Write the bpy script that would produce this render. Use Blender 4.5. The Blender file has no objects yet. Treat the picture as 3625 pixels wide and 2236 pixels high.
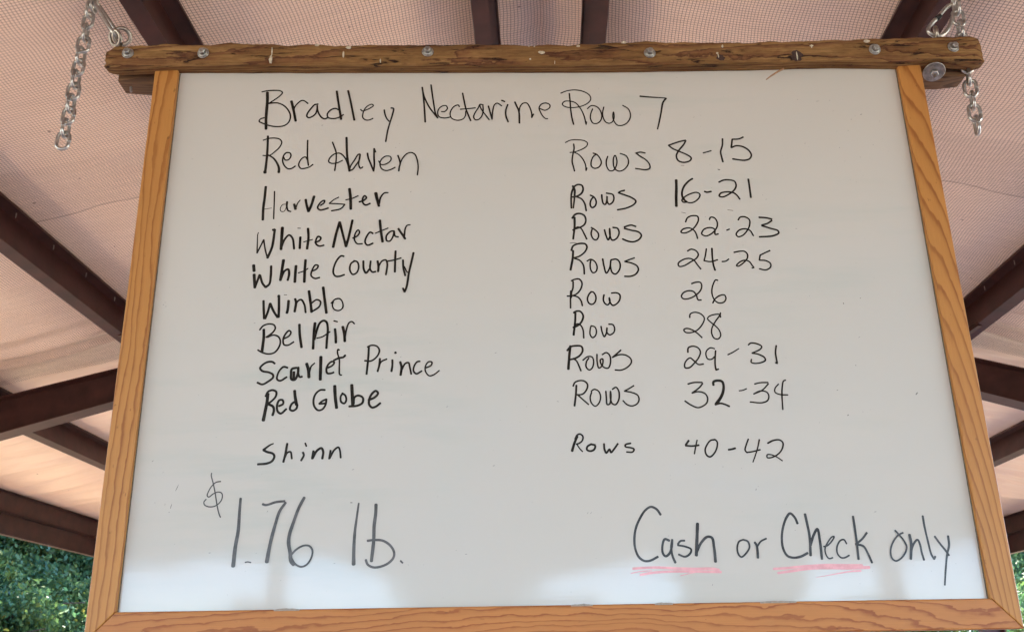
import bpy, math, random
import numpy as np
from mathutils import Vector, Matrix, noise
R = math.radians
scene = bpy.context.scene
COL = scene.collection

# ------------------------------------------------------------------ camera
cam = bpy.data.cameras.new('camera')
cam.sensor_fit = 'HORIZONTAL'; cam.sensor_width = 36.0; cam.lens = 34.1200
cam.clip_start = 0.05; cam.clip_end = 3000
camo = bpy.data.objects.new('camera', cam); COL.objects.link(camo)
camo.matrix_world = Matrix([[0.999401, 0.01172, 0.032566, 0.0], [0.034611, -0.338416, -0.94036, 0.0], [-0.0, 0.940924, -0.338619, 1.6], [0, 0, 0, 1]])
cam.dof.use_dof = True; cam.dof.focus_distance = 1.45; cam.dof.aperture_fstop = 22.0
scene.camera = camo

# ------------------------------------------------------------------ sky, sun, exposure
SUN_EL, SUN_ROT = 58.0, -9.0           # sun high, ahead of the camera along the ridge
world = bpy.data.worlds.new('World'); scene.world = world; world.use_nodes = True
wn = world.node_tree.nodes; wn.clear()
sky = wn.new('ShaderNodeTexSky'); sky.sky_type = 'NISHITA'; sky.sun_disc = False
sky.sun_elevation = R(SUN_EL); sky.sun_rotation = R(SUN_ROT); sky.dust_density = 0.0; sky.air_density = 0.62; sky.ozone_density = 2.5
bg = wn.new('ShaderNodeBackground'); bg.inputs['Strength'].default_value = 0.15
wo = wn.new('ShaderNodeOutputWorld')
world.node_tree.links.new(sky.outputs[0], bg.inputs[0]); world.node_tree.links.new(bg.outputs[0], wo.inputs[0])
sun = bpy.data.lights.new('sun', 'SUN'); sun.energy = 3.6; sun.angle = R(0.5); sun.color = (1.0, 0.91, 0.78)
suno = bpy.data.objects.new('sun', sun); COL.objects.link(suno)
sd = Vector((math.sin(R(SUN_ROT)) * math.cos(R(SUN_EL)), math.cos(R(SUN_ROT)) * math.cos(R(SUN_EL)), math.sin(R(SUN_EL))))
suno.rotation_euler = sd.to_track_quat('Z', 'Y').to_euler()
suno.location = (0, 0, 30)
scene.view_settings.view_transform = 'Standard'; scene.view_settings.look = 'None'
scene.view_settings.exposure = 3.62; scene.view_settings.gamma = 1.0
scene.cycles.max_bounces = 10; scene.cycles.diffuse_bounces = 6; scene.cycles.glossy_bounces = 4
scene.cycles.transmission_bounces = 4; scene.cycles.transparent_max_bounces = 8
scene.cycles.use_denoising = True

# ------------------------------------------------------------------ helpers
class MB:
    """collects verts / faces and links them as ONE mesh object"""
    def __init__(self): self.v = []; self.f = []
    def add(self, vs, fs):
        b = len(self.v); self.v += [tuple(p) for p in vs]; self.f += [tuple(i + b for i in q) for q in fs]
    def box(self, x0, x1, y0, y1, z0, z1):
        self.add([(x0,y0,z0),(x1,y0,z0),(x1,y1,z0),(x0,y1,z0),(x0,y0,z1),(x1,y0,z1),(x1,y1,z1),(x0,y1,z1)],
                 [(0,3,2,1),(4,5,6,7),(0,1,5,4),(1,2,6,5),(2,3,7,6),(3,0,4,7)])
    def hexa(self, p):      # 8 points: bottom ring, top ring
        self.add(p, [(0,3,2,1),(4,5,6,7),(0,1,5,4),(1,2,6,5),(2,3,7,6),(3,0,4,7)])
    def tube(self, pts, r, n=10, closed=False, cap=True):
        pts = [Vector(p) for p in pts]; m = len(pts); rings = []
        rr = r if isinstance(r, (list, tuple)) else [r] * m
        ref = None
        for i, p in enumerate(pts):
            if closed: t = pts[(i + 1) % m] - pts[i - 1]
            else: t = pts[min(i + 1, m - 1)] - pts[max(i - 1, 0)]
            t.normalize()
            if ref is None:
                ref = t.orthogonal().normalized()
            ref = (ref - t * ref.dot(t)); 
            if ref.length < 1e-6: ref = t.orthogonal()
            ref.normalize(); b = t.cross(ref)
            rings.append([p + (ref * math.cos(2*math.pi*k/n) + b * math.sin(2*math.pi*k/n)) * rr[i] for k in range(n)])
        vs = [q for rg in rings for q in rg]; fs = []
        if closed:     # match the twist of the last ring
            best = min(range(n), key=lambda s: sum((rings[0][(k + s) % n] - rings[-1][k]).length for k in range(n)))
        for i in range(m if closed else m - 1):
            j = (i + 1) % m
            s = best if (closed and j == 0) else 0
            for k in range(n):
                fs.append((i*n + k, i*n + (k+1) % n, j*n + (k+1+s) % n, j*n + (k+s) % n))
        if not closed and cap:
            fs.append(tuple(range(n))[::-1]); fs.append(tuple((m-1)*n + k for k in range(n)))
        self.add(vs, fs)
    def prism(self, prof, axis_pts):   # prof: 2-D polygon mapped at each end by axis_pts = (fn0, fn1)
        a = [axis_pts[0](*p) for p in prof]; b = [axis_pts[1](*p) for p in prof]; n = len(prof)
        self.add(a + b, [tuple(range(n))[::-1], tuple(range(n, 2*n))] + [(k, (k+1) % n, n + (k+1) % n, n + k) for k in range(n)])
    def lathe(self, prof, c, ax, n=24):   # prof: (radius, height along ax)
        c = Vector(c); ax = Vector(ax).normalized(); u = ax.orthogonal().normalized(); w = ax.cross(u)
        m = len(prof); vs = []
        for (r, h) in prof:
            vs += [c + ax*h + (u*math.cos(2*math.pi*k/n) + w*math.sin(2*math.pi*k/n))*r for k in range(n)]
        fs = [(i*n + k, i*n + (k+1) % n, (i+1)*n + (k+1) % n, (i+1)*n + k) for i in range(m-1) for k in range(n)]
        fs.append(tuple(range(n))[::-1]); fs.append(tuple((m-1)*n + k for k in range(n)))
        self.add(vs, fs)
    def build(self, name, mat, parent=None, smooth=False, bevel=0.0, segs=2, loc=None, rot=None, fix=True):
        me = bpy.data.meshes.new(name); me.from_pydata(self.v, [], self.f); me.update()
        if fix:
            import bmesh
            bm = bmesh.new(); bm.from_mesh(me); bmesh.ops.recalc_face_normals(bm, faces=bm.faces); bm.to_mesh(me); bm.free()
        if smooth: me.polygons.foreach_set('use_smooth', [True] * len(me.polygons))
        me.materials.append(mat)
        o = bpy.data.objects.new(name, me); COL.objects.link(o)
        if parent is not None: o.parent = parent
        if loc is not None: o.location = loc
        if rot is not None: o.rotation_euler = rot
        if bevel:
            b = o.modifiers.new('bevel', 'BEVEL'); b.width = bevel; b.segments = segs; b.limit_method = 'ANGLE'; b.angle_limit = R(40)
        return o

def thing(name, label, cat, loc=(0, 0, 0), group=None):
    o = bpy.data.objects.new(name, None); COL.objects.link(o); o.location = loc; o.empty_display_size = 0.1
    o['label'] = label; o['category'] = cat
    if group: o['group'] = group
    return o
def structure(o): o['kind'] = 'structure'; return o

# ------------------------------------------------------------------ materials
def mat(name):
    m = bpy.data.materials.new(name); m.use_nodes = True
    nt = m.node_tree; return m, nt, nt.nodes['Principled BSDF'], nt.nodes['Material Output']
def N(nt, t, **kw):
    n = nt.nodes.new(t)
    for k, v in kw.items(): setattr(n, k, v)
    return n
def S(n, **kw):
    for k, v in kw.items(): n.inputs[k.replace('_', ' ')].default_value = v
    return n
def ramp(nt, fac, stops, interp='LINEAR'):
    r = N(nt, 'ShaderNodeValToRGB'); r.color_ramp.interpolation = interp
    e = r.color_ramp.elements
    while len(e) < len(stops): e.new(0.5)
    for i, (p, c) in enumerate(stops):
        e[i].position = p; e[i].color = (c[0], c[1], c[2], 1) if hasattr(c, '__len__') else (c, c, c, 1)
    nt.links.new(fac, r.inputs[0]); return r.outputs[0]
def mth(nt, op, a, b=None, c=None):
    n = N(nt, 'ShaderNodeMath', operation=op)
    for i, x in enumerate((a, b, c)):
        if x is None: continue
        if isinstance(x, (int, float)): n.inputs[i].default_value = x
        else: nt.links.new(x, n.inputs[i])
    return n.outputs[0]
def mixc(nt, fac, a, b, mode='MIX'):
    n = N(nt, 'ShaderNodeMix', data_type='RGBA', blend_type=mode)
    for i, x in ((0, fac), (6, a), (7, b)):
        if isinstance(x, (int, float)): n.inputs[i].default_value = x
        elif isinstance(x, (tuple, list)): n.inputs[i].default_value = (x[0], x[1], x[2], 1)
        else: nt.links.new(x, n.inputs[i])
    return n.outputs[2]
def coords(nt, scale=(1, 1, 1), loc=(0, 0, 0), rot=(0, 0, 0)):
    tc = N(nt, 'ShaderNodeTexCoord'); mp = N(nt, 'ShaderNodeMapping')
    mp.inputs['Scale'].default_value = scale; mp.inputs['Location'].default_value = loc; mp.inputs['Rotation'].default_value = rot
    nt.links.new(tc.outputs['Object'], mp.inputs[0]); return mp.outputs[0]
def noise_t(nt, vec, scale, detail=3, rough=0.5, dist=0.0):
    n = N(nt, 'ShaderNodeTexNoise'); S(n, Scale=scale, Detail=detail, Roughness=rough, Distortion=dist)
    nt.links.new(vec, n.inputs['Vector']); return n.outputs[0]
def bump(nt, h, strength, dist):
    b = N(nt, 'ShaderNodeBump'); S(b, Strength=strength, Distance=dist); nt.links.new(h, b.inputs['Height']); return b.outputs[0]

def wood(name, light, dark, loc, rot, ring=0.0075, amp=0.006, rough=0.45, fib=0.14):
    """flat-sawn softwood: growth rings round an axis that runs slightly off the length (x) of the piece"""
    m, nt, p, out = mat(name)
    v = coords(nt, loc=loc, rot=rot)
    tc = N(nt, 'ShaderNodeTexCoord')
    vl = coords(nt, scale=(3.2, 16, 16), loc=loc)
    nz = N(nt, 'ShaderNodeTexNoise'); S(nz, Scale=1.0, Detail=4, Roughness=0.55); nt.links.new(vl, nz.inputs['Vector'])
    vz = coords(nt, scale=(60, 150, 150), loc=loc)
    nz2 = N(nt, 'ShaderNodeTexNoise'); S(nz2, Scale=1.0, Detail=2); nt.links.new(vz, nz2.inputs['Vector'])
    off = N(nt, 'ShaderNodeVectorMath', operation='SCALE'); nt.links.new(nz.outputs[1], off.inputs[0]); off.inputs['Scale'].default_value = amp * 2.6
    off2 = N(nt, 'ShaderNodeVectorMath', operation='SCALE'); nt.links.new(nz2.outputs[1], off2.inputs[0]); off2.inputs['Scale'].default_value = amp * 0.22
    ad = N(nt, 'ShaderNodeVectorMath', operation='ADD'); nt.links.new(v, ad.inputs[0]); nt.links.new(off.outputs[0], ad.inputs[1])
    ad2 = N(nt, 'ShaderNodeVectorMath', operation='ADD'); nt.links.new(ad.outputs[0], ad2.inputs[0]); nt.links.new(off2.outputs[0], ad2.inputs[1])
    w = N(nt, 'ShaderNodeTexWave', wave_type='RINGS', rings_direction='X', wave_profile='SAW')
    S(w, Scale=2 * math.pi / (20 * ring), Distortion=0.0, Detail=0.0); nt.links.new(ad2.outputs[0], w.inputs['Vector'])
    band = ramp(nt, w.outputs['Fac'], [(0.0, 0.06), (0.07, 0.0), (0.50, 0.05), (0.72, 0.30), (0.86, 1.0), (0.96, 1.0), (1.0, 0.1)])
    vq = coords(nt, scale=(3.5, 45, 45), loc=loc); fq = noise_t(nt, vq, 1.0, 3, 0.6)
    band = mth(nt, 'MULTIPLY', band, ramp(nt, fq, [(0.28, 0.55), (0.60, 1.0)]))
    vh = coords(nt, scale=(1.3, 8, 8), loc=loc); fh = noise_t(nt, vh, 1.0, 3, 0.55)
    lt = mixc(nt, ramp(nt, fh, [(0.35, 0.0), (0.7, 1.0)]), light, tuple(a * 0.74 + b * 0.26 for a, b in zip(light, dark)))
    c = mixc(nt, band, lt, dark)
    vf = coords(nt, scale=(22, 700, 700)); f = noise_t(nt, vf, 1.0, 3, 0.6)
    c = mixc(nt, fib, c, ramp(nt, f, [(0.3, (0.25, 0.22, 0.2)), (0.7, (1.0, 1.0, 1.0))]), 'MULTIPLY')
    vb = coords(nt, scale=(6, 18, 18)); fb = noise_t(nt, vb, 1.0, 3, 0.6)
    c = mixc(nt, 0.25, c, ramp(nt, fb, [(0.3, (0.72, 0.68, 0.62)), (0.65, (1.05, 1.02, 1.0))]), 'MULTIPLY')
    # handling dirt: small dark specks
    vs = coords(nt, scale=(70, 160, 160)); fs = noise_t(nt, vs, 1.0, 2, 0.5)
    c = mixc(nt, ramp(nt, fs, [(0.73, 0.0), (0.78, 0.55)]), c, (dark[0]*0.45, dark[1]*0.45, dark[2]*0.45))
    nt.links.new(c, p.inputs['Base Color']); S(p, Roughness=rough)
    p.inputs['Specular IOR Level'].default_value = 0.4
    nt.links.new(bump(nt, f, 0.25, 0.0006), p.inputs['Normal'])
    return m
PINE_L = (0.52, 0.232, 0.055); PINE_D = (0.285, 0.090, 0.014)
M_STILE_A = wood('pine_left', PINE_L, PINE_D, (0, -0.030, -0.600), (0, R(0.6), R(-1.3)), ring=0.0088, amp=0.011)
M_STILE_B = wood('pine_right', (0.53, 0.234, 0.053), (0.29, 0.092, 0.014), (0, -0.066, 0.572), (0, R(-0.2), R(-6.8)), ring=0.0078, amp=0.0055)
M_BOTTOM = wood('pine_bottom', (0.51, 0.198, 0.048), (0.29, 0.076, 0.012), (0, -0.020, 0.452), (0, R(0.5), R(5.0)), ring=0.0080, amp=0.019)
M_BATTEN = wood('rough_batten', (0.22, 0.115, 0.052), (0.09, 0.040, 0.020), (0, -0.06, -0.44), (0, R(1.5), R(1)), ring=0.007, amp=0.006, rough=0.8, fib=0.5)

def weathered_wood():
    m, nt, p, out = mat('weathered_timber')
    v = coords(nt, loc=(0, -0.028, -0.452), rot=(0, R(0.8), R(1.6)))
    vl = coords(nt, scale=(4, 30, 30)); nz = N(nt, 'ShaderNodeTexNoise'); S(nz, Scale=1.0, Detail=5, Roughness=0.6); nt.links.new(vl, nz.inputs['Vector'])
    off = N(nt, 'ShaderNodeVectorMath', operation='SCALE'); nt.links.new(nz.outputs[1], off.inputs[0]); off.inputs['Scale'].default_value = 0.020
    ad = N(nt, 'ShaderNodeVectorMath', operation='ADD'); nt.links.new(v, ad.inputs[0]); nt.links.new(off.outputs[0], ad.inputs[1])
    w = N(nt, 'ShaderNodeTexWave', wave_type='RINGS', rings_direction='X', wave_profile='SAW')
    S(w, Scale=2 * math.pi / (20 * 0.0068)); nt.links.new(ad.outputs[0], w.inputs['Vector'])
    c = ramp(nt, w.outputs['Fac'], [(0.0, (0.27, 0.148, 0.056)), (0.5, (0.25, 0.132, 0.050)), (0.80, (0.19, 0.086, 0.036)), (0.93, (0.105, 0.042, 0.022)), (1.0, (0.22, 0.11, 0.045))])
    vb = coords(nt, scale=(7, 22, 22)); fb = noise_t(nt, vb, 1.0, 5, 0.65)
    c = mixc(nt, 0.75, c, ramp(nt, fb, [(0.28, (0.52, 0.42, 0.38)), (0.5, (1.02, 1.0, 0.95)), (0.68, (1.55, 1.62, 1.6))]), 'MULTIPLY')
    vf = coords(nt, scale=(14, 420, 420)); f = noise_t(nt, vf, 1.0, 4, 0.65)
    c = mixc(nt, 0.6, c, ramp(nt, f, [(0.32, (0.35, 0.3, 0.27)), (0.62, (1.05, 1.05, 1.05))]), 'MULTIPLY')
    # dark checks (cracks) lying along the grain
    vc = coords(nt, scale=(13, 95, 95), loc=(3.1, 0, 0)); fc = noise_t(nt, vc, 1.0, 5, 0.72, 0.8)
    cr = ramp(nt, fc, [(0.585, 0.0), (0.635, 0.95)])
    c = mixc(nt, cr, c, (0.028, 0.013, 0.009))
    nt.links.new(c, p.inputs['Base Color']); S(p, Roughness=0.85); p.inputs['Specular IOR Level'].default_value = 0.2
    h = mth(nt, 'SUBTRACT', mth(nt, 'MULTIPLY', f, 0.5), cr)
    nt.links.new(bump(nt, h, 1.0, 0.0030), p.inputs['Normal'])
    return m
M_OLD = weathered_wood()

def flat(name, col, rough=0.5, metal=0.0, spec=0.5, nscale=40, namp=0.25, bmp=0.0):
    m, nt, p, out = mat(name)
    v = coords(nt); f = noise_t(nt, v, nscale, 4, 0.6)
    lo = tuple(x * (1 - namp) for x in col); hi = tuple(min(1, x * (1 + namp * 0.6)) for x in col)
    nt.links.new(ramp(nt, f, [(0.3, lo), (0.7, hi)]), p.inputs['Base Color'])
    S(p, Roughness=rough, Metallic=metal); p.inputs['Specular IOR Level'].default_value = spec
    if bmp: nt.links.new(bump(nt, f, 0.4, bmp), p.inputs['Normal'])
    return m
M_ZINC = flat('zinc_steel', (0.50, 0.485, 0.46), 0.30, 1.0, nscale=180, namp=0.25)
M_ZINC2 = flat('dull_zinc_steel', (0.42, 0.41, 0.38), 0.42, 1.0, nscale=300, namp=0.35)
M_IRON = flat('stained_iron', (0.40, 0.36, 0.31), 0.30, 1.0, nscale=120, namp=0.4)
M_BLACK = flat('black_sleeve', (0.012, 0.012, 0.012), 0.4)
M_SPLAT = flat('dried_splatter', (0.60, 0.52, 0.38), 0.8, nscale=300, namp=0.3)
M_RESIN = flat('splinter_wood', (0.36, 0.20, 0.10), 0.7, nscale=200)
M_BEAM = flat('maroon_beam_paint', (0.052, 0.0165, 0.0140), 0.5, spec=0.28, nscale=7, namp=0.4)
M_GALV = flat('screw_steel', (0.35, 0.30, 0.27), 0.5, 0.6)
M_SHEET = flat('roof_steel', (0.30, 0.10, 0.08), 0.5, nscale=5)
M_GABLE = flat('gable_cladding', (0.52, 0.47, 0.42), 0.7, nscale=3, namp=0.15)
M_BARK = flat('bark', (0.09, 0.065, 0.045), 0.9, nscale=30, namp=0.5, bmp=0.02)

def ink(name, col, rough, namp, alpha=None):
    m, nt, p, out = mat(name)
    v = coords(nt, scale=(60, 60, 60)); f = noise_t(nt, v, 1.0, 4, 0.6)
    lo = tuple(x * (1 - namp) for x in col); hi = tuple(min(1, x * (1 + namp * 1.4)) for x in col)
    nt.links.new(ramp(nt, f, [(0.33, lo), (0.68, hi)]), p.inputs['Base Color']); S(p, Roughness=rough); p.inputs['Specular IOR Level'].default_value = 0.22
    return m
M_INK = {'black': ink('black_marker_ink', (0.014, 0.011, 0.008), 0.28, 0.6),
         'grey': ink('worn_grey_marker_ink', (0.090, 0.086, 0.084), 0.22, 0.30),
         'dgrey': ink('faded_black_marker_ink', (0.050, 0.050, 0.052), 0.2, 0.4),
         'pink': ink('faded_red_marker_ink', (0.72, 0.36, 0.37), 0.25, 0.10)}

def board_mat():
    m, nt, p, out = mat('whiteboard_enamel')
    base = (0.560, 0.518, 0.456)
    v = coords(nt, scale=(2.6, 2.6, 3.4)); f = noise_t(nt, v, 1.0, 4, 0.55)
    c = ramp(nt, f, [(0.35, base), (0.62, (0.552, 0.517, 0.463)), (0.75, (0.538, 0.518, 0.465))])
    # smears left by the eraser
    vs = coords(nt, scale=(3, 3, 22), rot=(0, R(24), 0)); fs = noise_t(nt, vs, 1.0, 4, 0.6)
    vm = coords(nt, scale=(2.2, 2.2, 2.2), loc=(4, 1, 7)); fm = noise_t(nt, vm, 1.0, 2, 0.5)
    sm = mth(nt, 'MULTIPLY', ramp(nt, fs, [(0.48, 0.0), (0.70, 1.0)]), ramp(nt, fm, [(0.46, 0.0), (0.64, 0.7)]))
    c = mixc(nt, sm, c, (0.440, 0.462, 0.415))
    vd = coords(nt, scale=(150, 150, 150)); fd = noise_t(nt, vd, 1.0, 2, 0.5)
    c = mixc(nt, ramp(nt, fd, [(0.735, 0.0), (0.76, 0.22)]), c, (0.25, 0.23, 0.2))
    nt.links.new(c, p.inputs['Base Color']); S(p, Roughness=0.055)
    p.inputs['Specular IOR Level'].default_value = 0.26
    vb = coords(nt, scale=(9, 9, 260)); fb = noise_t(nt, vb, 1.0, 3, 0.6)
    vw = coords(nt, scale=(5, 5, 9)); fw = noise_t(nt, vw, 1.0, 2, 0.5)
    h = mth(nt, 'ADD', mth(nt, 'MULTIPLY', fb, 0.10), fw)
    nt.links.new(bump(nt, h, 0.30, 0.0009), p.inputs['Normal'])
    return m
M_BOARD = board_mat()

def lining_mat():
    """pale vinyl-faced insulation held up by a square-meshed dark net; local x down the slope, y along the ridge"""
    m, nt, p, out = mat('netted_roof_lining')
    tc = N(nt, 'ShaderNodeTexCoord')
    v0 = tc.outputs['Object']
    def warp(scale, amp, loc):
        vv = coords(nt, scale=(scale, scale, scale), loc=loc)
        n = N(nt, 'ShaderNodeTexNoise'); S(n, Scale=1.0, Detail=2, Roughness=0.45); nt.links.new(vv, n.inputs['Vector'])
        s = N(nt, 'ShaderNodeVectorMath', operation='MULTIPLY_ADD'); nt.links.new(n.outputs[1], s.inputs[0])
        s.inputs[1].default_value = (amp, amp, 0); s.inputs[2].default_value = (-amp/2, -amp/2, 0)
        return s.outputs[0]
    def add(a, b):
        s = N(nt, 'ShaderNodeVectorMath', operation='ADD'); nt.links.new(a, s.inputs[0]); nt.links.new(b, s.inputs[1]); return s.outputs[0]
    def grid(rot, pitch, w, loc):
        mp = N(nt, 'ShaderNodeMapping'); mp.inputs['Rotation'].default_value = (0, 0, rot)
        mp.inputs['Scale'].default_value = (1/pitch, 1/pitch, 1)
        nt.links.new(add(add(v0, warp(0.9, 0.18, loc)), warp(3.0, 0.016, loc)), mp.inputs[0])
        sx = N(nt, 'ShaderNodeSeparateXYZ'); nt.links.new(mp.outputs[0], sx.inputs[0])
        lines = []
        for k in (0, 1):
            fr = mth(nt, 'FRACT', sx.outputs[k]); d = mth(nt, 'ABSOLUTE', mth(nt, 'SUBTRACT', fr, 0.5))
            lines.append(mth(nt, 'LESS_THAN', d, w))
        return mth(nt, 'MAXIMUM', lines[0], lines[1])
    sep = N(nt, 'ShaderNodeSeparateXYZ'); nt.links.new(add(v0, warp(1.3, 0.22, (5, 5, 5))), sep.inputs[0])
    y = sep.outputs[1]
    g1 = grid(R(2.0), 0.0160, 0.09, (0, 0, 0)); g2 = grid(R(-7.0), 0.0160, 0.09, (9, 2, 0))
    dbl = mth(nt, 'MULTIPLY', mth(nt, 'GREATER_THAN', y, 4.28), mth(nt, 'LESS_THAN', y, 4.78))
    dbl2 = mth(nt, 'MULTIPLY', mth(nt, 'GREATER_THAN', y, 6.42), mth(nt, 'LESS_THAN', y, 6.85))
    g = mth(nt, 'MAXIMUM', g1, mth(nt, 'MULTIPLY', mth(nt, 'MULTIPLY', g2, 0.45), mth(nt, 'MAXIMUM', dbl, dbl2)))
    g = mth(nt, 'MULTIPLY', g, mth(nt, 'LESS_THAN', y, 6.9))
    # net seams, run up the slope where two widths of net meet
    seam = mth(nt, 'MAXIMUM', mth(nt, 'LESS_THAN', mth(nt, 'ABSOLUTE', mth(nt, 'SUBTRACT', y, 4.78)), 0.006),
               mth(nt, 'LESS_THAN', mth(nt, 'ABSOLUTE', mth(nt, 'SUBTRACT', y, 6.42)), 0.007))
    vn = coords(nt, scale=(1.2, 2.2, 1)); f = noise_t(nt, vn, 1.0, 4, 0.55)
    c = ramp(nt, f, [(0.3, (0.86, 0.66, 0.535)), (0.7, (0.91, 0.715, 0.59))])
    vn2 = coords(nt, scale=(3, 26, 1), rot=(0, 0, R(8))); f2 = noise_t(nt, vn2, 1.0, 4, 0.6)
    c = mixc(nt, 0.28, c, ramp(nt, f2, [(0.35, (0.82, 0.79, 0.76)), (0.65, (1.05, 1.04, 1.02))]), 'MULTIPLY')
    c = mixc(nt, mth(nt, 'MULTIPLY', g, 0.72), c, (0.10, 0.043, 0.036))
    c = mixc(nt, mth(nt, 'MULTIPLY', seam, 0.45), c, (0.16, 0.085, 0.065))
    # fly specks
    vd = coords(nt, scale=(9, 9, 1)); fd = N(nt, 'ShaderNodeTexVoronoi'); S(fd, Scale=1.0); nt.links.new(vd, fd.inputs['Vector'])
    sp = mth(nt, 'MULTIPLY', mth(nt, 'LESS_THAN', fd.outputs['Distance'], 0.07), mth(nt, 'GREATER_THAN', noise_t(nt, coords(nt, scale=(4, 4, 1)), 1.0, 2), 0.56))
    c = mixc(nt, mth(nt, 'MULTIPLY', sp, 0.7), c, (0.10, 0.05, 0.04))
    nt.links.new(c, p.inputs['Base Color']); S(p, Roughness=0.38); p.inputs['Specular IOR Level'].default_value = 0.35
    nt.links.new(bump(nt, f2, 0.25, 0.02), p.inputs['Normal'])
    return m
M_LINING = lining_mat()

def leaf_mat(name, cols):
    m, nt, p, out = mat(name)
    g = N(nt, 'ShaderNodeNewGeometry')
    c = ramp(nt, g.outputs['Random Per Island'], cols)
    v = coords(nt, scale=(1.0, 1.0, 1.0)); f = noise_t(nt, v, 1.0, 2)
    c = mixc(nt, 0.8, c, ramp(nt, f, [(0.38, (0.55, 0.80, 0.85)), (0.62, (1.35, 1.15, 0.65))]), 'MULTIPLY')
    nt.links.new(c, p.inputs['Base Color']); S(p, Roughness=0.5); p.inputs['Specular IOR Level'].default_value = 0.35
    tr = N(nt, 'ShaderNodeBsdfTranslucent'); nt.links.new(c, tr.inputs[0])
    mx = N(nt, 'ShaderNodeMixShader'); mx.inputs[0].default_value = 0.35
    nt.links.new(p.outputs[0], mx.inputs[1]); nt.links.new(tr.outputs[0], mx.inputs[2]); nt.links.new(mx.outputs[0], out.inputs[0])
    return m
M_LEAF = leaf_mat('broad_leaf', [(0.0, (0.050, 0.115, 0.058)), (0.4, (0.080, 0.165, 0.076)), (0.8, (0.115, 0.205, 0.080)), (0.96, (0.15, 0.21, 0.060)), (1.0, (0.21, 0.22, 0.06))])
M_PEACH = leaf_mat('orchard_leaf', [(0.0, (0.05, 0.09, 0.03)), (0.6, (0.09, 0.13, 0.04)), (1.0, (0.15, 0.17, 0.05))])

def ground_mat():
    m, nt, p, out = mat('orchard_grass')
    v = coords(nt); f = noise_t(nt, v, 0.35, 6, 0.65); f2 = noise_t(nt, v, 18, 4, 0.6)
    c = ramp(nt, f, [(0.40, (0.28, 0.205, 0.145)), (0.53, (0.20, 0.165, 0.10)), (0.66, (0.09, 0.095, 0.042))])
    c = mixc(nt, 0.5, c, ramp(nt, f2, [(0.3, (0.6, 0.6, 0.55)), (0.7, (1.15, 1.12, 1.1))]), 'MULTIPLY')
    nt.links.new(c, p.inputs['Base Color']); S(p, Roughness=0.95); nt.links.new(bump(nt, f2, 0.6, 0.03), p.inputs['Normal'])
    return m
M_GROUND = ground_mat()
M_FLOOR = flat('packed_gravel', (0.70, 0.525, 0.41), 0.9, nscale=25, namp=0.3, bmp=0.01)

# ------------------------------------------------------------------ ground
EYE = 1.6
g = MB(); n = 40
xs = [-1500 + 3000 * i / n for i in range(n + 1)]
g.add([(x, yy, -0.02) for yy in xs for x in xs], [(j*(n+1)+i, j*(n+1)+i+1, (j+1)*(n+1)+i+1, (j+1)*(n+1)+i) for j in range(n) for i in range(n)])
structure(g.build('ground', M_GROUND))
g = MB(); g.box(-5.7, 5.7, -9.8, 23.5, -0.3, 0.0); structure(g.build('floor', M_FLOOR))

# ------------------------------------------------------------------ pavilion
ZR = EYE + 3.0; SL = 0.25; CA, SA = math.cos(math.atan(SL)), math.sin(math.atan(SL))
Y0, Y1 = -9.5, 23.2
pav = thing('open_pavilion', 'open sided pavilion with maroon steel beams and net covered pink white roof lining', 'pavilion')
def rp(s, u, y, nn):      # side, distance down the slope, along the ridge, drop below the lining
    return Vector((s * (u * CA - nn * SA), y, ZR - u * SA - nn * CA))
PURL = [0.204 / CA, 1.51 / CA, 2.79 / CA, 4.09 / CA]
EAVE = 5.38 / CA
def lining(s):
    us = np.linspace(0, EAVE + 0.12, 120)
    ys = list(np.arange(Y0, 2.6, 0.4)) + list(np.arange(2.6, 12.2, 0.035)) + list(np.arange(12.2, Y1 + 0.1, 0.35))
    knots = [0.0] + PURL + [EAVE + 0.12]
    vs = []
    rng = random.Random(5 if s > 0 else 9)
    for y in ys:
        for u in us:
            k = max(i for i in range(len(knots)) if knots[i] <= u + 1e-9); k = min(k, len(knots) - 2)
            t = (u - knots[k]) / (knots[k+1] - knots[k]); b = math.sin(math.pi * min(1, max(0, t)))
            sag = 0.012 * b
            n1 = noise.noise(Vector((u * 0.9 * s, y * 1.1, 3.0)))
            w = y + 0.10 * n1 + 0.05 * math.sin(u * 1.3)
            # soft folds of slack lining that hang in swags between the purlins
            for (yc, a, wd) in ((5.35, 0.012, 0.10), (6.05, 0.028, 0.08), (6.28, 0.040, 0.08), (6.50, 0.022, 0.05), (4.30, 0.010, 0.10), (3.3, 0.008, 0.3)):
                sag += a * b * math.exp(-((w - yc) / wd) ** 2)
            if y > 6.9:
                q = noise.noise(Vector((u * 0.8 * s + 7, y * 2.6, 1.0))); q2 = noise.noise(Vector((u * 1.5 * s, (y + 0.25 * u) * 6.0, 5.0)))
                sag += (0.055 * max(0, q) + 0.022 * q2) * b
                for yc in (7.9, 8.45, 9.3, 10.2, 11.0):
                    sag += 0.034 * b * math.exp(-((w + 0.06*u - yc) / 0.05) ** 2)
            else:
                sag += 0.006 * noise.noise(Vector((u * 2 * s, y * 3.0, 8.0))) * b
            vs.append((s * u, y, -max(-0.003, sag)))
    nu = len(us); fs = [(j*nu+i, j*nu+i+1, (j+1)*nu+i+1, (j+1)*nu+i) for j in range(len(ys)-1) for i in range(nu-1)]
    m = MB(); m.add(vs, fs); o = m.build('roof_lining', M_LINING, pav, smooth=True, fix=False)
    ux = Vector((CA, 0, -s * SA)); uz = ux.cross(Vector((0, 1, 0)))
    M = Matrix.Identity(4)
    for i in range(3): M[i][0] = ux[i]; M[i][1] = (0, 1, 0)[i]; M[i][2] = uz[i]
    M[2][3] = ZR
    o.matrix_local = M
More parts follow.
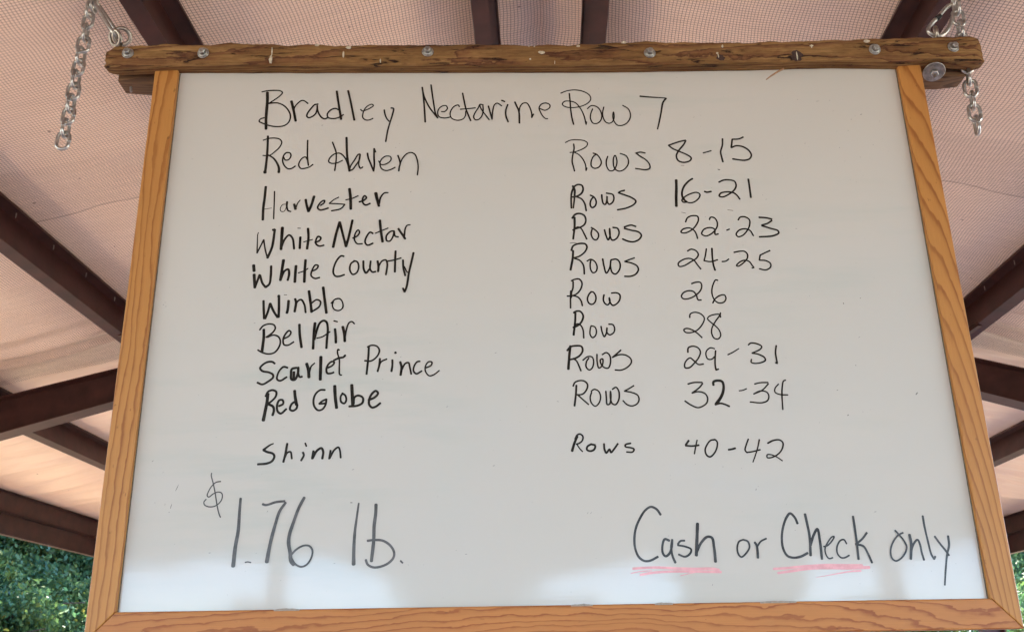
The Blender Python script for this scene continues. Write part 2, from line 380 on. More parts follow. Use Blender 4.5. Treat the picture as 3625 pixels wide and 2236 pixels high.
def rect(m, s, y0, y1, a, b):   # a, b: (u0, n0), (u1, n1) rectangle extruded along the ridge
    (ua, na), (ub, nb) = a, b
    P = [(ua, na), (ub, na), (ub, nb), (ua, nb)]
    m.prism(P, (lambda u, q: rp(s, u, y0, q), lambda u, q: rp(s, u, y1, q)))
screw = None
for s in (-1, 1):
    lining(s)
    m = MB(); rect(m, s, Y0 - 0.2, Y1 + 0.2, (-0.0, -0.10), (EAVE + 0.35, -0.112)); m.build('roof_sheet', M_SHEET, pav)
    for pi, u0 in enumerate(PURL):
        m = MB(); d = 0.203; fl = 0.075; th = 0.004
        rect(m, s, Y0, Y1, (u0, 0.008), (u0 + fl + th, 0.012))                # top flange
        rect(m, s, Y0, Y1, (u0, 0.0125), (u0 + th, 0.026))
        rect(m, s, Y0, Y1, (u0 + fl, 0.0125), (u0 + fl + th, d - 0.0005))     # web
        rect(m, s, Y0, Y1, (u0 + fl, d), (u0 + 2*fl, d + th))                 # bottom flange
        rect(m, s, Y0, Y1, (u0 + 2*fl - th, d - 0.016), (u0 + 2*fl, d - 0.0005))
        po = m.build('purlin', M_BEAM, pav)
        if pi in (1, 2):
            for k in range(26):
                y = 1.9 + k * 0.42 + 0.1 * pi
                if y > 6.6: break
                if screw is None:
                    sm = MB(); sm.lathe([(0.0028, 0.0), (0.0028, 0.024), (0.0004, 0.030)], (0, 0, 0), (0, 0, -1), 8)
                    screw = sm.build('screw_tip', M_GALV, po, fix=False); so = screw
                else:
                    so = screw.copy(); COL.objects.link(so); so.parent = po
                so.location = rp(s, u0 + 0.035, y, 0.0125)
RAFT = [-9.35, -4.05, 1.40, 6.85, 12.30, 17.75, 23.05]
def rz(X): return ZR - SL * X - 0.155
def rb(X): return rz(X) - (0.10 + 0.037 * X) - 0.02
for y in RAFT:
    for s in (-1, 1):
        m = MB(); X0, X1 = 0.004, 5.38; hw = 0.004
        m.hexa([(s*X0, y-hw, rb(X0)), (s*X1, y-hw, rb(X1)), (s*X1, y+hw, rb(X1)), (s*X0, y+hw, rb(X0)),
                (s*X0, y-hw, rz(X0)), (s*X1, y-hw, rz(X1)), (s*X1, y+hw, rz(X1)), (s*X0, y+hw, rz(X0))])
        for (fz, t) in ((rz, 0.010), (rb, -0.010)):
            a, b = sorted((0.001, t)) if t > 0 else sorted((-0.001, t))
            m.hexa([(s*X0, y-.08, fz(X0)+a), (s*X1, y-.08, fz(X1)+a), (s*X1, y+.08, fz(X1)+a), (s*X0, y+.08, fz(X0)+a),
                    (s*X0, y-.08, fz(X0)+b), (s*X1, y-.08, fz(X1)+b), (s*X1, y+.08, fz(X1)+b), (s*X0, y+.08, fz(X0)+b)])
        m.build('rafter', M_BEAM, pav)
        m = MB(); zt = rz(5.38) + 0.02
        m.box(*sorted((s*5.39, s*5.402)), y-.08, y+.08, 0, zt); m.box(*sorted((s*5.155, s*5.167)), y-.08, y+.08, 0, rb(5.16) - 0.015)
        m.box(*sorted((s*5.168, s*5.389)), y-.005, y+.005, 0, rb(5.38) - 0.015); m.box(*sorted((s*5.08, s*5.46)), y-.12, y+.12, -0.01, 0.014)
        m.build('column', M_BEAM, pav)
for s in (-1, 1):
    ze = ZR - SL * 5.40
    m = MB()
    m.box(*sorted((s*5.415, s*5.422)), Y0, Y1, ze - 0.20, ze - 0.008); m.box(*sorted((s*5.36, s*5.414)), Y0, Y1, ze - 0.206, ze - 0.200); m.box(*sorted((s*5.36, s*5.414)), Y0, Y1, ze - 0.014, ze - 0.009)
    m.build('eave_strut', M_BEAM, pav)
    m = MB()
    m.box(*sorted((s*5.415, s*5.424)), Y0, Y1, ze - 0.425, ze - 0.217); m.box(*sorted((s*5.35, s*5.414)), Y0, Y1, ze - 0.431, ze - 0.425); m.box(*sorted((s*5.35, s*5.414)), Y0, Y1, ze - 0.222, ze - 0.216)
    m.build('header_beam', M_BEAM, pav)
    m = MB(); m.box(*sorted((s*5.43, s*5.62)), Y0, Y1, ze - 0.115, ze - 0.10); m.build('eave_trim', M_GABLE, pav)
# flange brace from the third right-hand purlin down to the rafter
for s in (1, -1):
    m = MB(); a = rp(s, PURL[2] + 0.09, 6.05, 0.20); b = Vector((s * 2.62, 6.78, rb(2.62) - 0.005))
    m.tube([a, b], 0.022, 4); m.build('flange_brace', M_BEAM, pav)
# unseen gable end behind the photographer, partly closed to cap the mirrored sky
zb = EYE + 1.34
m = MB(); m.prism([(-5.42, zb), (5.42, zb), (5.42, ZR - SL*5.42 - 0.02), (0, ZR - 0.02), (-5.42, ZR - SL*5.42 - 0.02)], (lambda x, z: (x, Y0 - 0.06, z), lambda x, z: (x, Y0 - 0.03, z)))
m.build('unseen_gable_wall', M_GABLE, pav)
m = MB(); m.box(-5.30, 5.30, Y0 - 0.02, Y0 + 0.04, zb - 0.12, zb + 0.02); m.build('unseen_gable_header', M_BEAM, pav)
# unseen sheet added under the gable header, its uneven edge shaping the mirrored sky
m = MB(); nt_ = 120
def hump(x, c, w): return math.exp(-((x - c) / w) ** 4)
low = []
for q in range(nt_ + 1):
    x = -5.2 + 10.4 * q / nt_
    z = 1.19 - 0.36 * hump(x, 0.15, 1.35) - 0.40 * hump(x, 3.35, 0.75) - 0.12 * hump(x, -4.2, 0.7) + 0.05 * math.sin(x * 2.3) + 0.03 * math.sin(x * 6.1 + 1)
    low.append((x, EYE + z))
vs = [(x, Y0 + 0.05 + 0.03 * math.sin(x * 9), z) for x, z in low] + [(x, Y0 + 0.05, zb - 0.05) for x, z in low]
vs += [(x, yy - 0.012, z) for x, yy, z in vs]; k_ = nt_ + 1
for q in range(nt_):
    m.f += [(q, q+1, k_+q+1, k_+q), (2*k_+q, 3*k_+q, 3*k_+q+1, 2*k_+q+1), (q, 2*k_+q, 2*k_+q+1, q+1), (k_+q, k_+q+1, 3*k_+q+1, 3*k_+q)]
m.v = vs; m.build('reflection_blocker', M_GABLE, pav, smooth=True)
for x in (-2.3, 3.5):
    m = MB(); m.box(x - 0.09, x + 0.09, Y0 - 0.2, Y0 - 0.07, 0, zb + 0.3); m.build('unseen_gable_post', M_GABLE, pav)

# ------------------------------------------------------------------ trees
def leaf_crown(seed, clumps, per, leaf, rad, hgt, zc):
    rng = np.random.default_rng(seed); cs = []
    while len(cs) < clumps:
        p = rng.uniform(-1, 1, 3); r = np.linalg.norm(p)
        if r > 1 or r < 0.35: continue
        bulge = 0.72 + 0.28 * math.sin(3.1 * math.atan2(p[1], p[0]) + seed) * math.cos(2.3 * p[2] + seed)
        cs.append(p * bulge * np.array([rad, rad, hgt / 2]) + np.array([0, 0, zc]))
    cs = np.repeat(np.array(cs), per, 0); n = len(cs)
    size = rng.uniform(0.30, 0.75, clumps).repeat(per)[:, None]
    c = cs + rng.normal(0, 0.30, (n, 3)) * size * np.array([1, 1, 0.75]) * (rad / 2.6)
    a = rng.normal(0, 1, (n, 3)); a[:, 2] -= 0.5; a /= np.linalg.norm(a, axis=1)[:, None]
    b = rng.normal(0, 1, (n, 3)); b -= a * (a * b).sum(1)[:, None]; b /= np.linalg.norm(b, axis=1)[:, None]
    L = (leaf * rng.uniform(0.5, 1.6, n))[:, None]
    v = np.stack([c - a*L*0.5, c + b*L*0.30, c + a*L*0.6, c - b*L*0.30], 1).reshape(-1, 3)
    me = bpy.data.meshes.new('crown'); me.vertices.add(n*4); me.vertices.foreach_set('co', v.ravel())
    me.loops.add(n*4); me.loops.foreach_set('vertex_index', np.arange(n*4)); me.polygons.add(n)
    me.polygons.foreach_set('loop_start', np.arange(n)*4); me.update(calc_edges=True); return me
def trunk_mesh(seed, h, r, rad, zc):
    rng = random.Random(seed); m = MB()
    pts = [Vector((0.06*math.sin(k*1.7+seed), 0.06*math.cos(k*1.3+seed), h*k/6.0)) for k in range(7)]
    m.tube(pts, [r*(1.25 if k == 0 else 1-0.11*k) for k in range(7)], 10)
    for k in range(9):
        a = k*2.4 + seed; z0 = h*(0.35+0.07*k); p0 = Vector((0, 0, z0)); e = Vector((math.cos(a), math.sin(a), 0))*rad*rng.uniform(.55, .85) + Vector((0, 0, z0 + h*rng.uniform(.12, .3)))
        mid = (p0+e)/2 + Vector((0, 0, h*0.05)); m.tube([p0, mid, e], [r*.5, r*.3, r*.1], 7)
    return m
proto = {}
def tree(kind, name, label, x, y, sc, rot, group):
    par = {'oak': (4, 560, 150, 0.085, 3.1, 7.2, 4.6, 7.5, 0.2, M_LEAF), 'maple': (11, 500, 150, 0.09, 2.9, 6.6, 4.0, 6.8, 0.17, M_LEAF), 'shrub': (31, 280, 130, 0.075, 2.3, 3.6, 2.0, 2.6, 0.07, M_LEAF), 'peach': (21, 120, 90, 0.12, 1.6, 2.0, 2.1, 2.8, 0.08, M_PEACH)}[kind]
    if kind not in proto:
        cm = leaf_crown(par[0], par[1], par[2], par[3], par[4], par[5], par[6]); cm.materials.append(par[9])
        tm = trunk_mesh(par[0], par[7], par[8], par[4], par[6]).build('trunk', M_BARK, None, smooth=True)
        proto[kind] = (cm, tm.data); bpy.data.objects.remove(tm)
    cm, tm = proto[kind]
    t = thing(name, label, 'tree', (x, y, -0.02), group); t.rotation_euler = (0, 0, rot); t.scale = (sc, sc, sc)
    for nm, me in (('crown', cm), ('trunk', tm)):
        o = bpy.data.objects.new(nm, me); COL.objects.link(o); o.parent = t

GT = 'trees seen past the left end of the board'
tree('oak', 'broadleaf_tree', 'tall dense green tree nearest the left eave, filling the lower left corner', -10.6, 19.5, 1.0, 0.4, GT)
tree('maple', 'broadleaf_tree', 'rounded green tree half hidden by the left side of the board frame', -9.3, 22.5, 1.0, 2.1, GT)
tree('maple', 'broadleaf_tree', 'shadowed green tree further back beyond the lower left corner', -14.8, 24.0, 1.1, 4.0, GT)
tree('oak', 'broadleaf_tree', 'distant broad tree behind the gap between the left trees', -13.0, 33.0, 1.25, 1.2, GT)
tree('maple', 'broadleaf_tree', 'rounded tree close beside the left eave, nearest of those added to shade the ground', -11.2, 4.0, 1.0, 0.9, 'trees added to shade the ground alongside the pavilion')  # this and the next two: added beside the view to shade the left ground
tree('oak', 'broadleaf_tree', 'dense tree added to shade the ground beside the left eave, level with the first steel rafter beyond the board', -11.4, 9.0, 1.0, 2.9, 'trees added to shade the ground alongside the pavilion')
tree('maple', 'broadleaf_tree', 'green tree added for shade beside the left eave, between the dense tree and the lower left corner', -11.0, 14.0, 1.0, 5.0, 'trees added to shade the ground alongside the pavilion')
tree('shrub', 'leafy_shrub', 'bushy green shrub under the tall left tree, low in the corner', -9.6, 17.6, 1.0, 0.3, GT)
tree('shrub', 'leafy_shrub', 'bushy green shrub against the left edge of the board frame', -9.0, 20.6, 1.1, 1.9, GT)
tree('shrub', 'leafy_shrub', 'bushy green shrub at the very edge of the view, lower left', -12.0, 20.5, 1.2, 3.3, GT)
tree('shrub', 'leafy_shrub', 'green shrub in the lower right corner beside the frame', 11.2, 20.5, 1.1, 4.4, 'trees seen past the right end of the board')
tree('oak', 'broadleaf_tree', 'dark green tree just showing past the lower right corner of the frame', 12.6, 23.5, 1.0, 2.6, 'trees seen past the right end of the board')
tree('maple', 'broadleaf_tree', 'green tree behind the dark one at the lower right corner', 16.5, 27.0, 1.15, 5.2, 'trees seen past the right end of the board')
tree('oak', 'broadleaf_tree', 'green tree in the line of woodland far behind the board', -27, 44, 1.2, 0, 'woodland behind the pavilion')
tree('maple', 'broadleaf_tree', 'green tree in the line of woodland far behind the board', -19, 41, 1.1, 1.1, 'woodland behind the pavilion')
tree('oak', 'broadleaf_tree', 'green tree in the line of woodland far behind the board', -11, 46, 1.25, 2.2, 'woodland behind the pavilion')
tree('maple', 'broadleaf_tree', 'green tree in the line of woodland far behind the board', -3, 43, 1.1, 3.3, 'woodland behind the pavilion')
tree('oak', 'broadleaf_tree', 'green tree in the line of woodland far behind the board', 5, 47, 1.2, 4.4, 'woodland behind the pavilion')
tree('maple', 'broadleaf_tree', 'green tree in the line of woodland far behind the board', 13, 42, 1.1, 5.5, 'woodland behind the pavilion')
tree('oak', 'broadleaf_tree', 'green tree in the line of woodland far behind the board', 20, 40, 1.15, 6.6, 'woodland behind the pavilion')
tree('maple', 'broadleaf_tree', 'green tree in the line of woodland far behind the board', 28, 45, 1.2, 7.7, 'woodland behind the pavilion')
tree('oak', 'broadleaf_tree', 'large tree in the far woodland seen under the lower right end of the frame', 16.8, 36.0, 1.1, 0.7, 'woodland behind the pavilion')
tree('oak', 'broadleaf_tree', 'tall dense tree added for the reflection, straight behind the pavilion, above the small orchard trees', 0.2, -31.0, 0.95, 1.5, 'tall trees added behind the photographer for the reflection')  # this and the next: unseen, added to darken parts of the mirrored sky
tree('maple', 'broadleaf_tree', 'tall rounded tree added for the reflection, right of the pavilion axis behind the orchard trees', 9.4, -30.5, 0.9, 3.5, 'tall trees added behind the photographer for the reflection')
tree('shrub', 'leafy_shrub', 'low shrub along the foot of the woodland far behind the board', -23, 36.5, 1.35, 0, 'shrubs at the foot of the woodland')
tree('shrub', 'leafy_shrub', 'low shrub along the foot of the woodland far behind the board', -18.4, 38, 1.45, 1.7, 'shrubs at the foot of the woodland')
tree('shrub', 'leafy_shrub', 'low shrub along the foot of the woodland far behind the board', -13.8, 39.5, 1.55, 3.4, 'shrubs at the foot of the woodland')
tree('shrub', 'leafy_shrub', 'low shrub along the foot of the woodland far behind the board', -9.2, 36.5, 1.35, 5.1, 'shrubs at the foot of the woodland')
tree('shrub', 'leafy_shrub', 'low shrub along the foot of the woodland far behind the board', -4.6, 38, 1.45, 6.8, 'shrubs at the foot of the woodland')
tree('shrub', 'leafy_shrub', 'low shrub along the foot of the woodland far behind the board', 0, 39.5, 1.55, 8.5, 'shrubs at the foot of the woodland')
tree('shrub', 'leafy_shrub', 'low shrub along the foot of the woodland far behind the board', 4.6, 36.5, 1.35, 10.2, 'shrubs at the foot of the woodland')
tree('shrub', 'leafy_shrub', 'low shrub along the foot of the woodland far behind the board', 9.2, 38, 1.45, 11.9, 'shrubs at the foot of the woodland')
tree('shrub', 'leafy_shrub', 'low shrub along the foot of the woodland far behind the board', 13.8, 39.5, 1.55, 13.6, 'shrubs at the foot of the woodland')
tree('shrub', 'leafy_shrub', 'low shrub along the foot of the woodland far behind the board', 18.4, 36.5, 1.35, 15.3, 'shrubs at the foot of the woodland')
tree('shrub', 'leafy_shrub', 'low shrub along the foot of the woodland far behind the board', 23, 38, 1.45, 17, 'shrubs at the foot of the woodland')
tree('peach', 'orchard_tree', 'leafy orchard tree at the far left behind the pavilion', -12, -26, 1, 0, 'young orchard trees behind the photographer')
tree('peach', 'orchard_tree', 'larger orchard tree left of the pavilion axis behind it', -6.5, -29, 1.15, 1.3, 'young orchard trees behind the photographer')
tree('peach', 'orchard_tree', 'small orchard tree straight behind the pavilion', -1.2, -27, 0.9, 2.6, 'young orchard trees behind the photographer')
tree('peach', 'orchard_tree', 'largest orchard tree just right of the pavilion axis behind it', 3.5, -30, 1.2, 3.9, 'young orchard trees behind the photographer')
tree('peach', 'orchard_tree', 'leafy orchard tree right of the pavilion behind it', 8.5, -26, 1, 5.2, 'young orchard trees behind the photographer')
tree('peach', 'orchard_tree', 'orchard tree at the far right behind the pavilion', 13, -28, 1.15, 6.5, 'young orchard trees behind the photographer')


# ------------------------------------------------------------------ the hanging whiteboard (local x right, y away from the viewer, z up)
wb = thing('hanging_whiteboard', 'large whiteboard in a pine frame hung on chains, with handwritten fruit rows and a price', 'whiteboard')
wb.matrix_world = Matrix([[0.998817, -0.046008, -0.015739, 0.005418], [0.045977, 0.99894, -0.002306, 1.393453], [0.015828, 0.00158, 0.999873, 2.106586], [0, 0, 0, 1]])
HW, HT, HB = 0.6, 0.42881, -0.42881       # half width, top and bottom of the white panel
m = MB(); m.box(-HW - 0.008, HW + 0.008, 0.0, 0.008, HB - 0.008, HT + 0.045); m.build('panel', M_BOARD, wb)
def on(parent, o): o.parent = parent; return o
FW = 0.0385
for side, material in ((-1, M_STILE_A), (1, M_STILE_B)):
    m = MB(); top = HT + 0.002
    yf, yb = -0.010, 0.0002
    xi, xo = side * HW, side * (HW + FW)
    P = [(xi, HB), (xo, HB - 0.0405), (xo, top), (xi, top)]
    # piece coordinates: X = board z, Y = board y, Z = -board x
    m.prism([(b, -a) for a, b in P], (lambda X, Z: (X, yf, Z), lambda X, Z: (X, 0.019 if abs(Z) > HW + 0.009 else 0.0002 * 0 - 0.0003, Z)))
    o = m.build('frame_stile', material, wb, bevel=0.002, segs=3)
    o.matrix_local = Matrix(((0, 0, -1, 0), (0, 1, 0, 0), (1, 0, 0, 0), (0, 0, 0, 1)))
m = MB(); FB = 0.0405; P = [(-HW, HB), (HW, HB), (HW + FW, HB - FB), (-HW - FW, HB - FB)]
m.prism(P, (lambda X, Z: (X, -0.0102, Z), lambda X, Z: (X, -0.0003 if Z > HB - 0.009 else 0.019, Z)))
o = m.build('frame_rail', M_BOTTOM, wb, bevel=0.002, segs=3)

# top rail: an old split timber, uneven along its upper edge
RAIL_TOP = [(-0.7174, 0.46358), (-0.70455, 0.47024), (-0.64774, 0.47205), (-0.6003, 0.47349), (-0.56766, 0.47076), (-0.51844, 0.47467), (-0.45719, 0.47239), (-0.42824, 0.47081), (-0.36135, 0.47074), (-0.33637, 0.46829), (-0.25603, 0.46993), (-0.1889, 0.4685), (-0.10251, 0.46919), (-0.02562, 0.46724), (0.04195, 0.46717), (0.10953, 0.46937), (0.16771, 0.47348), (0.21589, 0.47083), (0.31264, 0.47009), (0.37077, 0.46964), (0.40975, 0.47117), (0.50727, 0.47362), (0.4939, 0.47281), (0.55264, 0.47511), (0.63115, 0.47818), (0.7094, 0.4785), (0.73489, 0.47877), (0.74015, 0.47322)]; RAIL_BOT = [(-0.71045, 0.42735), (-0.66067, 0.42762), (-0.58564, 0.43011), (-0.42494, 0.42881), (-0.23555, 0.42728), (-0.10262, 0.42666), (0.04034, 0.4255), (0.17398, 0.42577), (0.30811, 0.42737), (0.33338, 0.42717), (0.48749, 0.43041), (0.60277, 0.42792), (0.66133, 0.43195), (0.72953, 0.42398)]; RX0, RX1 = RAIL_TOP[0][0], RAIL_TOP[-1][0]
def interp(tab, x):
    for (xa, za), (xb, zb_) in zip(tab, tab[1:]):
        if x <= xb: return za + (zb_ - za) * max(0, (x - xa)) / (xb - xa)
    return tab[-1][1]
YF, YB = -0.0235, -0.0012
nx = 420; prof_n = 16; vs = []; fs = []
for i in range(nx + 1):
    x = RX0 + (RX1 - RX0) * i / nx
    e = min(i, nx - i) / nx
    zt = interp(RAIL_TOP, x) + 0.0028 * noise.noise(Vector((x * 30, 0, 0))) + 0.0009 * noise.noise(Vector((x * 110, 2, 0)))
    zb_ = interp(RAIL_BOT, x) + 0.0006 * noise.noise(Vector((x * 22, 5, 0)))
    endk = max(0.0, 1 - e * nx / 5.0)        # blunt, worn ends
    ring = []
    H = zt - zb_; r = 0.004 + 0.003 * abs(noise.noise(Vector((x * 16, 9, 0)))); rb_ = 0.0022
    pts = [(YB, zb_), (YF + rb_, zb_), (YF + 0.3*rb_, zb_ + 0.3*rb_), (YF, zb_ + rb_), (YF, zb_ + H*0.25), (YF, zb_ + H*0.4), (YF, zb_ + H*0.55), (YF, zb_ + H*0.7),
           (YF + 0.0006, zt - r), (YF + 0.35*r, zt - 0.4*r), (YF + r, zt - 0.06*r), (YF + 0.012, zt), (YB, zt)]
    for j, (yy, zz) in enumerate(pts):
        d = 0.0007 * noise.noise(Vector((x * 40, j * 3.3, 1))) + 0.0005 * noise.noise(Vector((x * 140, j * 5.1, 4)))
        if 3 <= j <= 9: yy += d * 1.9
        cz = (zt + zb_) / 2; cy = (YF + YB) / 2
        sc = 1 - 0.30 * endk ** 2
        jag = 0.004 * endk * noise.noise(Vector((zz * 160, yy * 160, 2 if i < nx/2 else 7)))
        ring.append((x + jag, cy + (yy - cy) * sc, cz + (zz - cz) * (1 - 0.12 * endk ** 2)))
    vs += ring
k = len(pts)
for i in range(nx):
    for j in range(k): fs.append((i*k + j, i*k + (j+1) % k, (i+1)*k + (j+1) % k, (i+1)*k + j))
fs.append(tuple(range(k))); fs.append(tuple(nx*k + j for j in range(k))[::-1])
m = MB(); m.add(vs, fs); rail = m.build('top_rail', M_OLD, wb, smooth=True)
em = rail.modifiers.new('edges', 'EDGE_SPLIT'); em.split_angle = R(50)
bolt = None
rngb = random.Random(3)
for i, (bx, bz) in enumerate([(-0.68065, 0.4538), (-0.55664, 0.45327), (-0.18656, 0.45283), (0.18207, 0.44768), (0.5589, 0.45151), (0.69136, 0.45501)]):
    if bolt is None:
        m = MB(); m.lathe([(0.0098, 0.0), (0.0098, 0.0014), (0.0092, 0.0018), (0.0080, 0.0018)], (0, 0, 0), (0, -1, 0), 28)
        m.lathe([(0.0078, 0.0019), (0.0076, 0.0028), (0.0060, 0.0036)], (0, 0, 0), (0, -1, 0), 28)
        m.lathe([(0.0058, 0.0037), (0.0058, 0.0082), (0.0050, 0.0094)], (0, 0, 0), (0, -1, 0), 6)
        m.lathe([(0.0040, 0.0095), (0.0036, 0.0089), (0.0010, 0.0089)], (0, 0, 0), (0, -1, 0), 20)
        bolt = m.build('bolt', M_ZINC2, rail, bevel=0.0004, segs=2); bo = bolt
    else:
        bo = bolt.copy(); COL.objects.link(bo); bo.parent = rail
    bo.location = (bx, YF + 0.0002, bz); bo.rotation_euler = (rngb.uniform(-.10, .10), rngb.uniform(0, 1.0), rngb.uniform(-.10, .10))
# pale dried splatter on the timber
rs = random.Random(8)
for (sx, sz, ra, rbb) in [(-0.44392, 0.4553, 0.0012, 0.01), (-0.44476, 0.43965, 0.003, 0.008), (-0.31808, 0.46219, 0.005, 0.003), (-0.3259, 0.44877, 0.0017, 0.007), (-0.26425, 0.43598, 0.001, 0.004), (0.0021, 0.45, 0.006, 0.0032), (-0.01675, 0.43735, 0.0016, 0.0012), (0.06369, 0.46216, 0.003, 0.002), (0.14003, 0.46883, 0.0045, 0.0025), (0.30427, 0.45961, 0.0016, 0.003), (0.29441, 0.44612, 0.002, 0.002), (0.29584, 0.44048, 0.001, 0.004), (0.45369, 0.45959, 0.003, 0.0014), (0.45355, 0.45845, 0.001, 0.004), (0.42698, 0.43944, 0.0012, 0.01), (0.54765, 0.46797, 0.0055, 0.003), (-0.37019, 0.4671, 0.004, 0.0014), (-0.01811, 0.46234, 0.0013, 0.0008), (-0.0095, 0.46137, 0.0013, 0.001), (0.02352, 0.43032, 0.0006, 0.0035)]:
    m = MB(); nn = 12; ring = [(sx + ra * math.cos(2*math.pi*q/nn) * rs.uniform(.7, 1.15), YF - 0.0011, sz + rbb * math.sin(2*math.pi*q/nn) * rs.uniform(.7, 1.15)) for q in range(nn)]
    m.add([(sx, YF - 0.0019, sz)] + ring + [(a, YF + 0.002, c) for a, b, c in ring], [(0, q+1, (q+1) % nn + 1) for q in range(nn)] + [(q+1, nn+1+q, nn+1+(q+1) % nn, (q+1) % nn + 1) for q in range(nn)])
    m.build('dried_splatter', M_SPLAT, rail, smooth=True)
m = MB(); m.tube([[0.40634, -0.01188, 0.42328], [0.39579, -0.0132, 0.41693], [0.383, -0.0148, 0.40776], [0.37341, -0.016, 0.39971]], [0.0014, 0.0016, 0.0013, 0.0008], 6); m.build('splinter', M_RESIN, rail, smooth=True)
M_KNOT = flat('dark_knot', (0.050, 0.022, 0.014), 0.8, nscale=400, namp=0.6)
for (kx, kz, ka, kb) in [(0.29938, 0.43708, 0.007, 0.006), (0.42698, 0.43944, 0.011, 0.011)]:
    m = MB(); nn = 22; ring = []
    for q in range(nn):
        a = 2*math.pi*q/nn; rr = rs.uniform(.55, 1.25); ring.append((kx + ka*math.cos(a)*rr, YF - 0.0009, kz + kb*math.sin(a)*rs.uniform(.8, 1.1)))
    m.add([(kx, YF - 0.0010, kz)] + ring, [(0, q+1, (q+1) % nn + 1) for q in range(nn)])
    m.build('knot', M_KNOT, rail)

# batten bolted behind the panel, showing past both ends of the frame
BX0, BX1, BZ0, BZ1 = (-0.70526, 0.72358, 0.41851, 0.46267)
m = MB(); nb = 120; vs = []; fs = []
for i in range(nb + 1):
    x = BX0 + (BX1 - BX0) * i / nb; j1 = 0.0012 * noise.noise(Vector((x*60, 3, 3))); e = max(0, 1 - min(i, nb - i) / 3.0)
    z0, z1 = BZ0 + j1 + 0.004*e, BZ1 - 0.003*e
    vs += [(x, 0.0095, z0 + 0.002), (x, 0.0115, z0), (x, 0.046, z0), (x, 0.046, z1), (x, 0.0115, z1), (x, 0.0095, z1 - 0.002)]
for i in range(nb):
    for j in range(6): fs.append((i*6+j, i*6+(j+1) % 6, (i+1)*6+(j+1) % 6, (i+1)*6+j))
fs += [tuple(range(6)), tuple(nb*6+j for j in range(6))[::-1]]
m.add(vs, fs); batten = m.build('back_batten', M_BATTEN, wb)
# wide washer, nut and bolt end beside the right stile; screw tip under the left end
wx, wz = (0.65843, 0.41705)
AXD = Vector((-0.12, -0.42, -0.90)).normalized(); wc = Vector((wx, -0.0100, wz))
m = MB(); m.lathe([(0.0180, 0.0), (0.0180, 0.0018), (0.0174, 0.0022), (0.006, 0.0022)], wc, AXD, 36); fw = m.build('washer', M_IRON, batten, bevel=0.0003)
m = MB(); m.lathe([(0.0066, 0.0026), (0.0066, 0.0084), (0.0056, 0.0092)], wc, AXD, 6); m.build('nut', M_ZINC, batten, bevel=0.0004)
m = MB(); m.tube([wc, wc + AXD*0.021], 0.0034, 12); m.build('bolt_end', M_ZINC, batten)
sx, sz = (-0.68331, 0.4084)
m = MB(); m.tube([(sx - 0.002, 0.016, sz + 0.006), (sx + 0.001, 0.012, sz - 0.005)], 0.0022, 8); m.build('screw_tip', M_GALV, batten)
def torus(m, c, ax, Rr, r, n=28, k=10):
    c = Vector(c); ax = Vector(ax).normalized(); u = ax.orthogonal().normalized(); w = ax.cross(u)
    m.tube([c + (u*math.cos(2*math.pi*i/n) + w*math.sin(2*math.pi*i/n))*Rr for i in range(n)], r, k, closed=True)
# eye bolts standing on the batten
EYES = [(-0.71674, 0.52282, (0.45, -0.72, -0.5)), (0.69397, 0.514, (0.9, -0.35, 0))]
for (ex, ez, ax) in EYES:
    m = MB(); torus(m, (ex, 0.026, ez), ax, 0.0135, 0.0036); m.tube([(ex, 0.026, ez - 0.0135), (ex, 0.026, BZ1 - 0.004)], 0.0035, 10)
    m.build('eye_bolt', M_IRON, batten, smooth=True)

